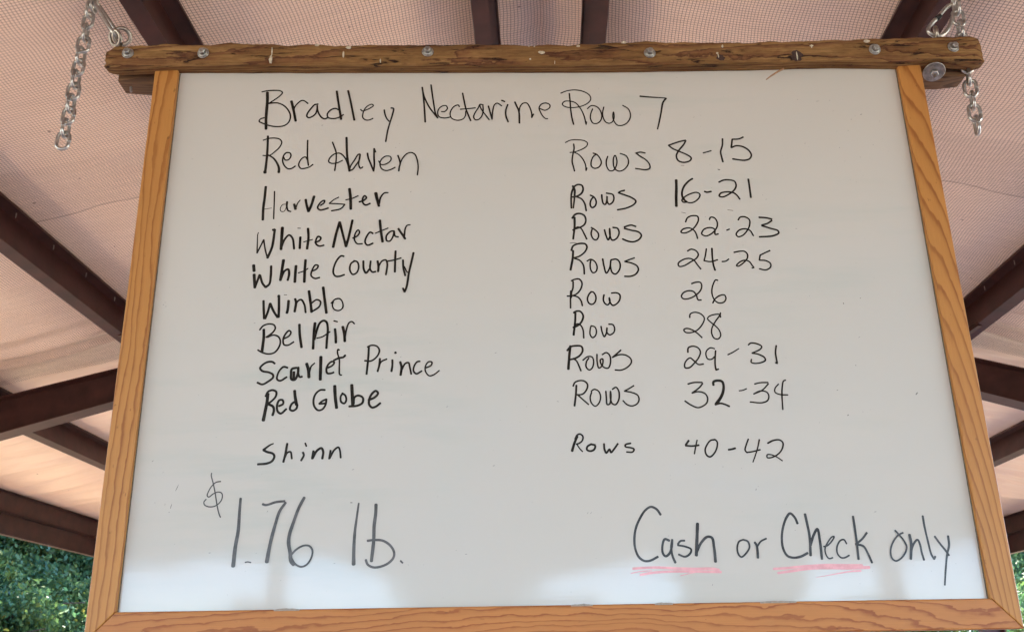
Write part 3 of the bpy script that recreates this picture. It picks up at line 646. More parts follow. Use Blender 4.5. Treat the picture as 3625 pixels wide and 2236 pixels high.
# ------------------------------------------------------------------ handwriting on the panel
STROKES = [
('','black',[(26,26,[[-4531,3701,-4441,3719,-4335,3718,-4225,3660,-4143,3554,-4115,3459,-4139,3355,-4202,3295,-4321,3274,-4458,3298,-4566,3342,-4621,3377,-4601,3420,-4543,3442]]),
(24,24,[[-4615,3932,-4533,3952,-4396,3960,-4312,3950,-4275,3918,-4306,3862,-4414,3766,-4508,3697]]),
(52,46,[[-4523,3920,-4513,3776,-4513,3601,-4512,3427,-4498,3229]]),
(45,39,[[-4117,3751,-4089,3650,-4059,3527,-4024,3375]]),
(24,24,[[-4067,3545,-4057,3632,-4009,3710,-3944,3762,-3898,3750,-3842,3703]]),
(27,27,[[-3675,3690,-3727,3681,-3784,3612,-3839,3517,-3848,3465,-3820,3435,-3760,3455,-3703,3516,-3686,3611,-3688,3664]]),
(27,27,[[-3688,3664,-3676,3576,-3642,3489,-3593,3428,-3547,3410,-3503,3436]]),
(24,24,[[-3321,3573,-3390,3605,-3465,3574,-3514,3497,-3496,3436,-3412,3414,-3315,3438,-3249,3489]]),
(37,37,[[-3379,3934,-3353,3783,-3322,3608,-3283,3399]]),
(34,34,[[-3192,3941,-3156,3799,-3110,3589,-3067,3380]]),
(23,23,[[-2973,3588,-2942,3556,-2875,3578,-2800,3621,-2764,3659,-2787,3682,-2847,3660,-2898,3604,-2930,3517,-2930,3431,-2883,3387,-2823,3386,-2763,3415]])]),
('','black',[(27,27,[[-2584,3575,-2570,3497,-2537,3410,-2498,3358]]),
(29,29,[[-2474,3609,-2433,3600,-2448,3478,-2482,3340,-2516,3186,-2543,2981]])]),
('','black',[(31,31,[[-1966,4001,-1943,3824,-1925,3613,-1906,3338]]),
(27,27,[[-1966,4001,-1936,3842,-1849,3630,-1703,3411],[-1703,3411,-1742,3507,-1774,3700,-1821,4045]]),
(21,21,[[-1643,3532,-1590,3532,-1545,3592,-1568,3642,-1629,3637,-1685,3585,-1704,3507,-1680,3437,-1589,3410,-1499,3427]]),
(20,20,[[-1348,3617,-1363,3652,-1424,3635,-1484,3557,-1499,3470,-1468,3400,-1378,3365,-1287,3390,-1249,3450,-1242,3537]]),
(21,21,[[-1333,3573,-1226,3581,-1082,3597]]),
(26,26,[[-1295,3881,-1272,3748,-1242,3590,-1196,3450,-1161,3354]]),
(21,21,[[-952,3649,-1006,3663,-1021,3637,-1036,3597,-1090,3501,-1113,3423,-1083,3371,-1030,3379,-976,3448,-956,3552,-960,3640]]),
(21,21,[[-1013,3658,-998,3596,-961,3526,-908,3447,-856,3369]]),
(26,26,[[-869,3630,-847,3534,-810,3377]]),
(21,21,[[-810,3394,-801,3516,-770,3647,-724,3682,-648,3628]]),
(27,27,[[-650,3734,-598,3710]]),
(26,26,[[-549,3654,-581,3549,-582,3445,-546,3323]]),
(31,31,[[-431,3706,-405,3635,-368,3530,-362,3304]]),
(24,24,[[-364,3512,-344,3617,-297,3678,-236,3683,-192,3616,-157,3484,-158,3406],[-158,3406,-126,3475]]),
(23,23,[[-25,3579,65,3543,143,3595,144,3648,84,3680,7,3658,-32,3588,-12,3509,32,3422,76,3383,103,3383]])]),
('','black',[(21,21,[[335,3867,428,3907,567,3927,704,3899,808,3827,828,3747,771,3669,647,3608,509,3589,402,3607,354,3655,391,3707,482,3712,573,3679,645,3582,701,3442,732,3268],[732,3268,741,3320]]),
(26,26,[[477,3860,483,3733,491,3522,508,3365,527,3270]]),
(21,21,[[851,3563,816,3467,808,3380,846,3293,906,3284,970,3335,997,3431,964,3553,906,3610,830,3621,764,3564]]),
(20,20,[[1038,3596,1015,3500,1018,3396,1059,3308,1119,3287,1174,3325,1201,3411,1193,3499,1178,3412,1194,3325,1239,3255,1298,3241,1392,3279,1458,3374,1470,3461,1438,3558,1350,3623]])]),
('','black',[(31,21,[[1650,3797,1779,3783,2084,3758]]),
(34,23,[[2081,3754,2025,3675,1982,3492,1940,3318,1900,3171]])]),
('','black',[(22,22,[[-4531,3025,-4441,3058,-4337,3062,-4261,3039,-4228,2988,-4252,2903,-4321,2820,-4412,2745,-4516,2746]]),
(53,53,[[-4462,2461,-4460,2431]]),
(36,42,[[-4459,3101,-4451,2914,-4449,2745,-4455,2511,-4460,2428]]),
(25,42,[[-4428,2753,-4342,2694,-4277,2601,-4241,2509,-4240,2434]]),
(25,25,[[-4180,2709,-4147,2658,-4096,2666,-4063,2733,-4081,2784,-4134,2793,-4176,2751,-4192,2659,-4164,2567,-4093,2499,-4035,2507,-3981,2548]]),
(22,22,[[-3792,2655,-3824,2709,-3868,2698,-3916,2631,-3927,2556,-3887,2502,-3828,2505,-3755,2529,-3699,2575]]),
(25,25,[[-3809,3018,-3804,2874,-3794,2688,-3772,2554]])]),
('','black',[(22,30,[[-3228,2646,-3315,2600,-3404,2593,-3449,2622,-3438,2685,-3367,2760,-3286,2776,-3232,2742,-3177,2666,-3136,2557,-3109,2448]]),
(25,25,[[-3407,2980,-3373,2895,-3338,2785,-3332,2651,-3346,2459]]),
(37,37,[[-3182,3063,-3172,2902,-3158,2733,-3134,2582,-3109,2448]]),
(25,25,[[-2950,2756,-2980,2748,-3035,2648,-3097,2531,-3102,2465,-3066,2473,-3010,2555,-2961,2647,-2947,2748]]),
(25,25,[[-2950,2748,-2961,2647,-2965,2563,-2933,2496,-2897,2521]]),
(28,28,[[-2832,2772,-2814,2679,-2773,2578,-2722,2444],[-2722,2444,-2714,2561,-2722,2678,-2727,2855],[-2727,2855,-2701,2787]]),
(22,22,[[-2646,2627,-2602,2560,-2514,2576,-2449,2642,-2458,2701,-2533,2713,-2598,2660,-2625,2577,-2593,2485,-2525,2451,-2452,2467,-2376,2508]]),
(27,27,[[-2339,2725,-2316,2658,-2299,2574,-2312,2507,-2318,2440]]),
(22,22,[[-2299,2574,-2264,2666,-2199,2749,-2125,2774,-2064,2739,-2025,2638,-2008,2504,-2018,2363]])]),
('','black',[(20,20,[[379,2937,463,2979,568,2986,688,2968,739,2925,721,2865,637,2807,530,2765,447,2753]]),
(26,26,[[513,2910,518,2833,490,2698,478,2581,497,2480,509,2413]]),
(21,21,[[515,2757,588,2714,652,2629,692,2520,695,2420],[695,2420,712,2469]]),
(22,22,[[821,2737,873,2720,929,2644,948,2559,907,2484,839,2460,788,2494,784,2578,826,2678,865,2712]]),
(21,21,[[1058,2679,1031,2592,1034,2491,1075,2416,1127,2415,1175,2473,1203,2590,1178,2692,1154,2658,1142,2557,1159,2457,1216,2406,1291,2422,1370,2505,1390,2589,1358,2682,1262,2725]]),
(24,24,[[1671,2729,1594,2747,1518,2731],[1518,2731,1575,2680,1675,2603,1729,2518,1725,2451,1664,2427,1494,2450]])]),
('','black',[(29,29,[[2346,2961,2239,2936,2060,2870],[2060,2870,2124,2810,2225,2758,2355,2689,2411,2638,2392,2588,2285,2555,2198,2589,2174,2674,2210,2758,2310,2885,2348,2953]]),
(7,7,[[2236,2500,2288,2499]])]),
('','black',[(24,24,[[2614,2726,2675,2742,2749,2765]]),
(13,13,[[2828,2424,2860,2415]]),
(30,30,[[2953,2985,2939,2862,2901,2743,2910,2642,2922,2557]]),
(30,30,[[3296,3012,3224,2979,3110,2971],[3110,2971,3096,2894,3081,2818],[3081,2818,3167,2851,3271,2833,3362,2764,3396,2679,3362,2612,3277,2584,3084,2610]])]),
('','black',[(44,41,[[-4430,2184,-4434,1997,-4443,1802,-4436,1601]]),
(10,10,[[-4441,1786,-4312,1806]]),
(22,22,[[-4285,2101,-4279,1962,-4272,1752,-4267,1616]]),
(13,13,[[-4098,1871,-4141,1864,-4174,1799,-4163,1751,-4119,1743,-4086,1799,-4078,1896]]),
(35,23,[[-4074,1912,-4074,1831,-4048,1758,-4003,1741]]),
(38,44,[[-3960,1870,-3933,1781]]),
(26,15,[[-3933,1781,-3909,1878,-3869,1942]]),
(41,44,[[-3782,1949,-3763,1860,-3727,1739],[-3727,1739,-3689,1843,-3651,2005]]),
(25,29,[[-3543,1842,-3487,1890,-3482,1930,-3525,1914,-3573,1850,-3585,1802,-3547,1764,-3482,1773,-3417,1797]]),
(18,26,[[-3258,1985,-3330,1945,-3407,1876],[-3407,1876,-3297,1871,-3158,1857],[-3158,1854,-3220,1782,-3364,1746]]),
(22,22,[[-3147,1935,-3053,1958,-2952,2006]]),
(44,44,[[-3096,2133,-3076,1999,-3060,1772]]),
(29,29,[[-2933,1897,-2861,1924,-2819,1972,-2850,2005,-2877,1965,-2874,1883,-2829,1842,-2757,1869]]),
(53,41,[[-2675,2052,-2650,1946,-2617,1819]]),
(35,23,[[-2618,1864,-2593,1978,-2536,2051,-2478,2055]])]),
('','black',[(32,32,[[436,1756,436,1903,451,2033,499,2140,559,2172,618,2155,634,2089,605,2015,529,1964,462,1951]]),
(38,24,[[470,2148,497,2082,493,1967,466,1756]]),
(28,28,[[514,1959,601,1917,649,1835,669,1706]]),
(28,28,[[744,1981,801,1948,834,1874,816,1793,763,1761,736,1810,755,1899,794,1948]]),
(28,28,[[928,1988,931,1898,950,1824,979,1816,1004,1881,1012,1962,1011,1864,1038,1815,1091,1847,1119,1912,1105,1986,1003,2015]]),
(28,28,[[1298,2061,1226,2039,1195,2018],[1195,2018,1282,1984,1411,1925,1467,1868,1434,1811,1313,1748,1165,1717]])]),
('','black',[(45,45,[[2139,2239,2132,2099,2117,1935,2108,1772]]),
(6,6,[[2181,1666,2246,1649]]),
(25,25,[[2283,1843,2224,1844,2204,1877,2261,1941,2361,1994,2451,2013,2500,1980,2480,1915,2393,1842,2319,1831,2262,1860,2231,1934]]),
(33,33,[[2404,2261,2334,2212,2252,2114,2214,1999,2228,1901,2283,1843]]),
(30,30,[[2578,2028,2614,2015,2686,2027]]),
(28,28,[[2822,2191,2900,2227,2990,2231,3076,2205,3096,2130,3063,2056,2966,1975,2858,1927,2808,1944,2834,1993,2940,2017,3042,1999,3097,1949,3132,1884]]),
(6,6,[[2919,1699,3006,1686]])]),
('','black',[(33,33,[[3304,2244,3310,2087,3313,1914]])]),
('','black',[(16,23,[[-4488,1384,-4497,1356,-4493,1198,-4486,1042]]),
(26,26,[[-4486,1034,-4440,1151,-4397,1260],[-4397,1260,-4365,1103,-4319,950]]),
(40,40,[[-4319,950,-4260,1133,-4236,1432],[-4236,1432,-4269,1425]]),
(49,46,[[-4120,1466,-4119,1289,-4118,1092]]),
(34,34,[[-4119,1100,-4074,1257,-4007,1335,-3954,1287,-3914,1098]]),
(12,12,[[-3880,1452,-3834,1449]]),
(40,40,[[-3829,1298,-3828,1105]]),
(19,19,[[-3773,1214,-3636,1255]]),
(40,40,[[-3718,1446,-3702,1284,-3713,1096]]),
(29,29,[[-3597,1204,-3527,1235,-3508,1282,-3552,1306,-3584,1236,-3574,1173,-3522,1141,-3454,1156]]),
(43,43,[[-3227,1549,-3273,1343,-3309,1120]]),
(40,40,[[-3225,1549,-3173,1358,-3109,1128],[-3109,1128,-3070,1309,-3026,1579]]),
(26,26,[[-3011,1269,-2940,1308,-2907,1371,-2930,1410,-2971,1355,-2981,1245,-2935,1174,-2856,1173]]),
(29,29,[[-2696,1345,-2740,1369,-2796,1290,-2814,1196,-2776,1148,-2691,1179]]),
(20,20,[[-2660,1349,-2568,1391,-2461,1437]]),
(41,41,[[-2595,1574,-2575,1399,-2541,1201]]),
(29,29,[[-2366,1389,-2423,1381,-2486,1303,-2477,1224,-2433,1215,-2385,1286,-2366,1389]]),
(29,29,[[-2365,1381,-2349,1301,-2298,1285]]),
(38,38,[[-2301,1428,-2241,1332,-2189,1252]]),
(32,22,[[-2205,1300,-2193,1427,-2165,1482,-2115,1493]])]),
('','black',[(35,25,[[441,1579,488,1643,561,1661,633,1625,656,1545,627,1465,552,1418,463,1387,441,1371]]),
(38,32,[[479,1595,473,1435,443,1220]]),
(26,26,[[463,1379,523,1426,573,1402,620,1306,657,1215]]),
(26,26,[[734,1416,783,1383,839,1319,843,1256,804,1201,761,1217,729,1304,747,1384]]),
(28,28,[[943,1374,960,1286,992,1199,1025,1270,1024,1397,1025,1270,1057,1193,1124,1221,1170,1316,1148,1395,1076,1412]]),
(28,28,[[1441,1424,1369,1449,1258,1418],[1257,1394,1364,1361,1479,1328,1519,1272,1486,1209,1396,1163,1310,1171,1218,1212]])]),
('','black',[(26,26,[[2234,1496,2269,1568,2345,1603,2432,1591,2439,1526,2390,1430,2311,1351,2205,1305,2148,1321,2181,1369,2285,1391,2354,1351,2386,1287,2401,1207]]),
(25,25,[[2615,1532,2636,1572,2694,1564,2734,1491,2724,1403,2642,1300,2536,1250,2473,1286,2516,1365,2621,1393,2684,1363,2684,1276,2735,1283]]),
(23,23,[[2872,1345,2918,1364]]),
(25,25,[[3071,1519,3105,1567,3179,1575,3248,1526,3246,1437,3200,1342,3119,1255,3044,1232,3016,1272,3069,1343,3173,1366,3243,1334,3286,1245]]),
(29,29,[[3406,1564,3515,1555,3608,1530],[3605,1506,3534,1458,3436,1427],[3435,1419,3569,1370,3681,1329,3691,1289,3599,1242,3378,1224]])]),
('','black',[(48,48,[[-4524,833,-4509,732]]),
(48,43,[[-4505,678,-4478,457]]),
(37,37,[[-4478,457,-4420,670],[-4412,662,-4367,532,-4313,463]]),
(38,38,[[-4313,463,-4260,515,-4247,637,-4252,814]]),
(48,43,[[-4067,913,-4079,774,-4095,574]]),
(37,37,[[-4089,590,-4041,727,-3986,757,-3967,680,-3982,573]]),
(43,43,[[-3868,814,-3871,694,-3871,541]]),
(20,20,[[-3826,694,-3729,731,-3681,769]]),
(43,43,[[-3727,909,-3729,739,-3725,540]]),
(28,28,[[-3628,715,-3545,760,-3527,814,-3570,822,-3615,738,-3625,646,-3565,599,-3493,613]])]),
('','black',[(31,31,[[-3135,965,-3178,973,-3239,904,-3283,780,-3286,688,-3248,634,-3184,633,-3115,658]]),
(29,29,[[-2967,885,-3022,839,-3032,731,-2987,661,-2931,684,-2899,776,-2924,869,-2981,888]]),
(34,34,[[-2831,884,-2819,744,-2782,682,-2734,743]]),
(31,31,[[-2717,882,-2720,743,-2683,696,-2633,704]]),
(37,37,[[-2610,881,-2593,788,-2597,703]]),
(29,29,[[-2593,788,-2539,880,-2482,895,-2459,833,-2463,740,-2475,648]]),
(26,26,[[-2467,872,-2353,894,-2247,927]]),
(34,34,[[-2335,1046,-2338,878,-2337,693]]),
(31,31,[[-2217,892,-2207,753,-2176,629]]),
(35,31,[[-2055,1015,-2081,875,-2120,675,-2151,446,-2182,362],[-2182,362,-2207,423]]),
(21,21,[[-2193,784,-2149,691,-2113,675]])]),
('','black',[(35,35,[[435,1024,424,899,383,697]]),
(9,9,[[389,1150,440,1157,491,1149]]),
(32,26,[[407,1024,438,1102,527,1140,628,1135,654,1084,622,1006,533,929,438,898]]),
(26,26,[[452,890,530,858,584,780,595,625]]),
(24,24,[[644,842,703,872,766,833,798,739,773,662,729,647,696,701,693,802,710,872]]),
(26,26,[[890,878,906,753,936,637,990,721,1019,861,1006,752,1030,644,1078,620,1147,704,1153,813,1106,868,1026,861]]),
(26,26,[[1388,888,1321,865,1233,830],[1233,827,1332,803,1416,755,1438,693,1393,617,1320,582,1216,580]])]),
('','black',[(26,26,[[2225,996,2285,1027,2356,1003,2391,940,2360,877,2269,816,2148,747,2076,740,2065,787,2142,849,2244,871,2314,839,2359,768,2410,690]]),
(24,24,[[2525,1032,2501,923,2472,829],[2472,829,2571,813,2686,843]]),
(29,29,[[2612,1039,2607,890,2611,766,2631,665]]),
(23,23,[[2751,811,2810,818,2861,853]]),
(26,23,[[2953,965,3049,983,3121,979,3160,931,3154,869,3089,791,2996,730,2971,738,3017,792,3107,830,3177,806,3220,736,3239,704,3209,697]]),
(25,25,[[3521,990,3422,944,3361,913],[3358,913,3338,828],[3338,828,3438,819,3505,771,3499,709,3422,663,3323,683]])]),
('','black',[(39,39,[[-4330,243,-4316,93,-4299,-48]]),
(39,39,[[-4285,-48,-4251,63,-4225,197],[-4225,197,-4160,62,-4098,-28]]),
(48,48,[[-4110,316,-4099,313]]),
(40,40,[[-4084,-29,-4087,121,-4100,324]]),
(8,8,[[-4023,335,-3981,333]]),
(42,42,[[-3947,239,-3952,89,-3962,37]]),
(39,39,[[-3850,268,-3833,208,-3845,58]]),
(31,31,[[-3841,103,-3813,222,-3758,252,-3705,176,-3676,41]]),
(42,42,[[-3646,394,-3617,235,-3586,48]]),
(28,28,[[-3600,190,-3519,249,-3461,218,-3471,143,-3538,84,-3593,55]]),
(42,42,[[-3431,452,-3400,263,-3361,30]]),
(22,22,[[-3298,186,-3238,253,-3168,260,-3123,199,-3119,109,-3174,68,-3245,88,-3276,156,-3264,216]])]),
('','black',[(27,27,[[388,515,432,537,510,544,551,483,533,391,473,308,400,271,315,264]]),
(27,27,[[416,507,409,400,372,279,360,68]]),
(40,40,[[379,347,372,241]]),
(26,26,[[408,271,478,247,525,186,543,103]]),
(26,26,[[680,329,715,328,755,259,743,169,692,124,643,147,625,215,657,298,687,328]]),
(26,26,[[883,281,869,197,891,137,932,114,970,166,959,234,969,159,1009,105,1067,127,1120,195,1125,278,1076,309,998,305]])]),
('','black',[(26,26,[[2247,448,2313,470,2385,466,2401,408,2374,332,2296,257,2207,209,2107,198,2074,237,2107,297,2188,331,2259,321,2304,264,2326,181,2375,177]]),
(24,24,[[2659,497,2624,505,2582,437,2553,345,2552,254,2587,163,2648,124,2720,138,2758,198,2738,255,2665,245,2590,193,2548,125]])]),
('','black',[(28,28,[[-4355,-228,-4305,-162,-4223,-134,-4146,-150,-4121,-201,-4152,-267,-4250,-347],[-4229,-347,-4142,-312,-4063,-342,-4031,-415,-4046,-503,-4109,-589,-4197,-610,-4289,-587,-4360,-545]]),
(44,44,[[-4293,-222,-4285,-339,-4290,-471,-4296,-579]]),
(28,28,[[-3978,-372,-3905,-329,-3881,-271,-3910,-244,-3962,-299,-3991,-387,-3972,-467,-3910,-475,-3830,-425]]),
(39,39,[[-3760,-147,-3747,-302,-3707,-514]]),
(45,39,[[-3525,-127,-3534,-275,-3533,-538]]),
(36,36,[[-3520,-392,-3493,-246,-3451,-128,-3397,-92,-3354,-114,-3328,-218,-3333,-409,-3334,-533]]),
(22,22,[[-3487,-371,-3405,-350,-3291,-270]]),
(22,22,[[-3243,-97,-3187,-112]]),
(39,39,[[-3219,-227,-3204,-337,-3195,-447]]),
(42,42,[[-3104,-191,-3074,-310,-3062,-427]]),
(28,24,[[-3063,-398,-3048,-251,-3011,-133,-2970,-112,-2927,-149]])]),
('','black',[(31,31,[[404,-8,440,14,504,14,548,-54,526,-143,460,-217,388,-246]]),
(34,34,[[432,-8,423,-142,391,-367]]),
(25,25,[[403,-231,461,-187,509,-218,538,-292,543,-417]]),
(24,24,[[663,-222,718,-242,740,-309,719,-383,676,-411,643,-367,646,-278,663,-222]]),
(25,25,[[812,-232,826,-325,855,-399,889,-340,904,-252,896,-326,936,-370,1001,-334,1018,-268,993,-208,931,-200]])]),
('','black',[(24,24,[[2175,-108,2187,-51,2253,-22,2343,-45,2397,-113,2373,-195,2280,-305,2178,-348,2094,-343,2069,-303,2113,-281,2195,-304,2275,-364,2337,-431]]),
(23,23,[[2648,-109,2638,-64,2553,-63,2473,-92,2446,-129,2487,-182,2552,-242,2609,-317,2622,-405,2576,-456,2521,-441,2491,-374,2499,-286,2557,-182,2645,-64,2652,-34]])]),
('','black',[(33,33,[[-4091,-762,-4134,-733,-4209,-739,-4281,-789,-4305,-831,-4268,-875,-4171,-897,-4107,-934,-4104,-977,-4175,-1040,-4254,-1081,-4331,-1052]]),
(30,30,[[-3895,-829,-3957,-814,-4009,-864,-4039,-935,-4041,-1006,-3992,-1028,-3900,-972]]),
(38,38,[[-3765,-831,-3832,-851,-3840,-937,-3829,-1008,-3781,-1016,-3739,-924,-3738,-824]]),
(41,41,[[-3799,-895,-3796,-995]]),
(33,33,[[-3737,-831,-3732,-924,-3708,-974,-3672,-968]]),
(47,47,[[-3617,-768,-3584,-869,-3571,-983]]),
(33,22,[[-3574,-926,-3546,-812,-3497,-762]]),
(47,47,[[-3410,-663,-3406,-828,-3401,-1021]]),
(30,30,[[-3312,-844,-3231,-802,-3206,-752,-3241,-741,-3294,-786,-3318,-858,-3301,-922,-3239,-923,-3206,-909]]),
(33,33,[[-3214,-723,-3140,-688,-3072,-674,-3046,-645]]),
(23,23,[[-3139,-564,-3160,-550,-3165,-600,-3132,-716,-3126,-860,-3115,-946,-3087,-954]])]),
('','black',[(28,28,[[-2719,-519,-2665,-493,-2581,-506,-2538,-572,-2569,-666,-2657,-737,-2753,-733]]),
(33,33,[[-2698,-519,-2700,-664,-2718,-944]]),
(33,33,[[-2527,-702,-2531,-796,-2555,-903]]),
(26,26,[[-2543,-839,-2505,-753,-2423,-711]]),
(33,33,[[-2340,-726,-2338,-813,-2349,-906]]),
(39,39,[[-2300,-608,-2292,-620]]),
(36,36,[[-2222,-757,-2200,-843,-2211,-965]]),
(29,29,[[-2205,-900,-2146,-786,-2098,-772,-2076,-845,-2053,-952]]),
(28,28,[[-1926,-753,-1967,-760,-2008,-817,-2020,-903,-1978,-946,-1896,-904]]),
(26,21,[[-1835,-855,-1760,-820,-1747,-770,-1795,-762,-1842,-826,-1841,-912,-1785,-980,-1717,-964,-1635,-900]])]),
('','black',[(31,31,[[284,-612,335,-554,419,-537,502,-549,518,-614,476,-687,398,-736,300,-757]]),
(39,39,[[336,-539,317,-670,292,-904]]),
(26,26,[[370,-736,417,-773,455,-860,480,-932]]),
(24,24,[[514,-767,593,-710,655,-718,676,-790,648,-891,605,-919,561,-875,569,-789,606,-732]]),
(24,24,[[731,-675,728,-791,751,-892,802,-850,813,-749,778,-763,788,-835,834,-886,889,-894,928,-808,920,-692,873,-651,809,-683]]),
(24,24,[[1095,-614,1054,-650,960,-729],[960,-729,1066,-687,1163,-695,1236,-754,1240,-812,1180,-883,1081,-928,991,-924]])]),
('','black',[(25,25,[[2104,-663,2117,-590,2189,-565,2263,-592,2294,-651,2266,-737,2196,-824,2107,-902,2044,-901,2042,-843,2082,-779,2132,-750,2185,-794,2249,-853,2326,-847]]),
(22,22,[[2513,-609,2452,-594,2392,-637,2373,-695,2395,-768,2450,-776,2510,-726]]),
(26,26,[[2525,-639,2508,-755,2499,-856,2505,-943],[2505,-943,2545,-929]]),
(22,17,[[2704,-707,2780,-671,2881,-611]]),
(24,24,[[3028,-557,3066,-528,3156,-537,3229,-582,3203,-625,3072,-686],[3072,-686,3167,-705,3253,-757,3262,-800,3196,-836,3083,-846,3044,-827,3055,-783]]),
(26,26,[[3451,-570,3428,-679,3431,-781,3437,-853],[3437,-853,3411,-839]])]),
('','black',[(49,52,[[-4162,-1224,-4167,-1350,-4184,-1489,-4202,-1628]]),
(33,33,[[-4193,-1266,-4164,-1196,-4098,-1171,-4042,-1198,-4044,-1268,-4100,-1337,-4152,-1378]]),
(38,38,[[-4138,-1386,-4074,-1421,-4057,-1477,-4072,-1553]]),
(34,34,[[-3987,-1415,-3928,-1381,-3939,-1325,-3986,-1325,-4015,-1394,-4002,-1492,-3953,-1527,-3876,-1459]]),
(35,35,[[-3735,-1342,-3800,-1383,-3822,-1466,-3780,-1488,-3728,-1454,-3718,-1398]]),
(46,46,[[-3771,-1184,-3759,-1271,-3731,-1398]])]),
('','black',[(31,31,[[-3323,-1178,-3391,-1178,-3456,-1233,-3485,-1331,-3466,-1429,-3409,-1485,-3349,-1472,-3305,-1403,-3295,-1319],[-3295,-1319,-3355,-1347,-3400,-1388],[-3400,-1388,-3306,-1382]]),
(49,49,[[-3183,-1117,-3168,-1279,-3140,-1454]]),
(31,31,[[-3062,-1238,-3087,-1280,-3076,-1364,-3028,-1386,-3003,-1337,-3020,-1267,-3069,-1231]]),
(34,34,[[-2892,-1395,-2883,-1297,-2829,-1269,-2760,-1305,-2764,-1382,-2837,-1423,-2958,-1433]]),
(49,49,[[-2931,-1106,-2918,-1254,-2905,-1408]]),
(35,35,[[-2677,-1341,-2584,-1300,-2538,-1238,-2573,-1202,-2626,-1244,-2664,-1328,-2661,-1412,-2619,-1454,-2566,-1441,-2499,-1388]])]),
('','black',[(26,26,[[354,-1166,384,-1109,454,-1082,522,-1090,568,-1140,558,-1211,493,-1288,411,-1301]]),
(30,30,[[403,-1152,391,-1286,363,-1469]]),
(23,23,[[411,-1294,483,-1365,573,-1450]]),
(23,23,[[618,-1247,668,-1219,728,-1248,755,-1333,726,-1431,670,-1476,617,-1430,600,-1346,625,-1261]]),
(25,25,[[837,-1250,840,-1349,848,-1454,882,-1447,909,-1335,906,-1251,900,-1363,924,-1441,971,-1456,1023,-1379,1029,-1252,991,-1192,935,-1223]]),
(23,23,[[1258,-1170,1189,-1212,1112,-1253],[1112,-1253,1227,-1276,1307,-1319,1323,-1383,1292,-1446,1215,-1480,1141,-1458,1083,-1397]])]),
('','black',[(25,25,[[2066,-1155,2158,-1132,2282,-1133],[2288,-1147,2234,-1211,2117,-1294],[2117,-1294,2215,-1274,2309,-1304,2342,-1368,2325,-1445,2252,-1500,2182,-1517,2089,-1477,2001,-1413]]),
(36,47,[[2446,-1178,2450,-1128,2512,-1108,2579,-1123,2597,-1187,2579,-1286,2537,-1370,2460,-1468]]),
(30,30,[[2445,-1475,2529,-1457,2596,-1476,2655,-1505]])]),
('','black',[(19,19,[[2821,-1268,2877,-1261,2937,-1237]]),
(23,23,[[3062,-1167,3150,-1148,3268,-1146],[3269,-1167,3165,-1265,3033,-1320],[3033,-1320,3137,-1276,3231,-1294,3256,-1351,3232,-1421,3146,-1455,2969,-1442]]),
(21,21,[[3421,-1172,3361,-1239,3355,-1296,3420,-1332,3543,-1341]]),
(23,23,[[3534,-1113,3500,-1127,3472,-1212,3453,-1340,3446,-1466,3442,-1564]])]),
('','black',[(35,35,[[-4171,-2065,-4116,-2093,-4028,-2121,-4005,-2161,-4034,-2228,-4104,-2261,-4236,-2272]]),
(19,37,[[-4031,-1972,-4076,-1992,-4171,-2065]]),
(35,35,[[-3831,-1975,-3848,-2123,-3870,-2244]]),
(29,29,[[-3857,-2190,-3822,-2110,-3777,-2097,-3751,-2198]]),
(32,32,[[-3597,-2106,-3581,-2147,-3616,-2227]]),
(24,24,[[-3571,-1971,-3551,-2019]]),
(35,35,[[-3445,-2088,-3458,-2202]]),
(35,35,[[-3452,-2196,-3398,-2089,-3333,-2049,-3304,-2103,-3312,-2204]]),
(32,32,[[-3198,-2085,-3213,-2206]]),
(29,29,[[-3206,-2199,-3145,-2079,-3087,-2039,-3065,-2080,-3047,-2194]])]),
('','black',[(38,38,[[387,-1924,343,-2019,302,-2141]]),
(27,27,[[352,-1965,388,-1904,429,-1891,468,-1925,458,-1987,410,-2027,369,-2040]]),
(21,21,[[376,-2040,413,-2102,455,-2150]]),
(32,32,[[584,-2043,529,-2076,520,-2124,573,-2145,628,-2118,641,-2064,584,-2043]]),
(30,30,[[772,-2039,775,-2120,799,-2175,849,-2121,867,-2169,923,-2109,974,-2041]]),
(27,27,[[1163,-2037,1088,-2056,1079,-2084,1166,-2105,1207,-2126,1182,-2166,1095,-2165]])]),
('','black',[(30,30,[[2014,-2007,1962,-2075],[1961,-2082,2055,-2090,2157,-2078]]),
(22,22,[[2136,-2002,2108,-2097,2080,-2206]]),
(26,26,[[2400,-1999,2331,-2012,2272,-2079,2241,-2153,2259,-2228,2304,-2252,2369,-2203,2417,-2115,2427,-2033,2400,-1999]]),
(30,30,[[2582,-2151,2630,-2145,2685,-2130]]),
(24,24,[[2887,-1998,2844,-2094,2824,-2161,2847,-2196],[2847,-2196,2936,-2183,3046,-2157]]),
(24,19,[[3048,-2007,3008,-2137,2964,-2245,2921,-2338]]),
(27,19,[[3164,-2064,3250,-2024,3345,-2018,3388,-2060,3364,-2155,3295,-2229,3196,-2275,3135,-2274,3140,-2233,3200,-2234,3277,-2269,3352,-2324]])]),
('grey handwriting, large and worn','grey',[(18,18,[[-4747,-2512,-4812,-2523,-4872,-2582,-4911,-2660,-4922,-2712,-4898,-2732,-4837,-2687,-4767,-2662,-4717,-2682,-4707,-2754,-4741,-2819,-4808,-2864,-4886,-2869,-4947,-2842,-4960,-2803,-4932,-2762]]),
(18,18,[[-4887,-2390,-4889,-2423,-4850,-2542,-4812,-2674,-4771,-2845,-4735,-2962,-4707,-3020]]),
(37,58,[[-4443,-2758,-4444,-2940,-4442,-3210,-4464,-3426,-4474,-3696]]),
(18,18,[[-4312,-3645,-4274,-3639,-4231,-3649]]),
(34,34,[[-4126,-2843,-4079,-2857,-3938,-2817,-3815,-2806]]),
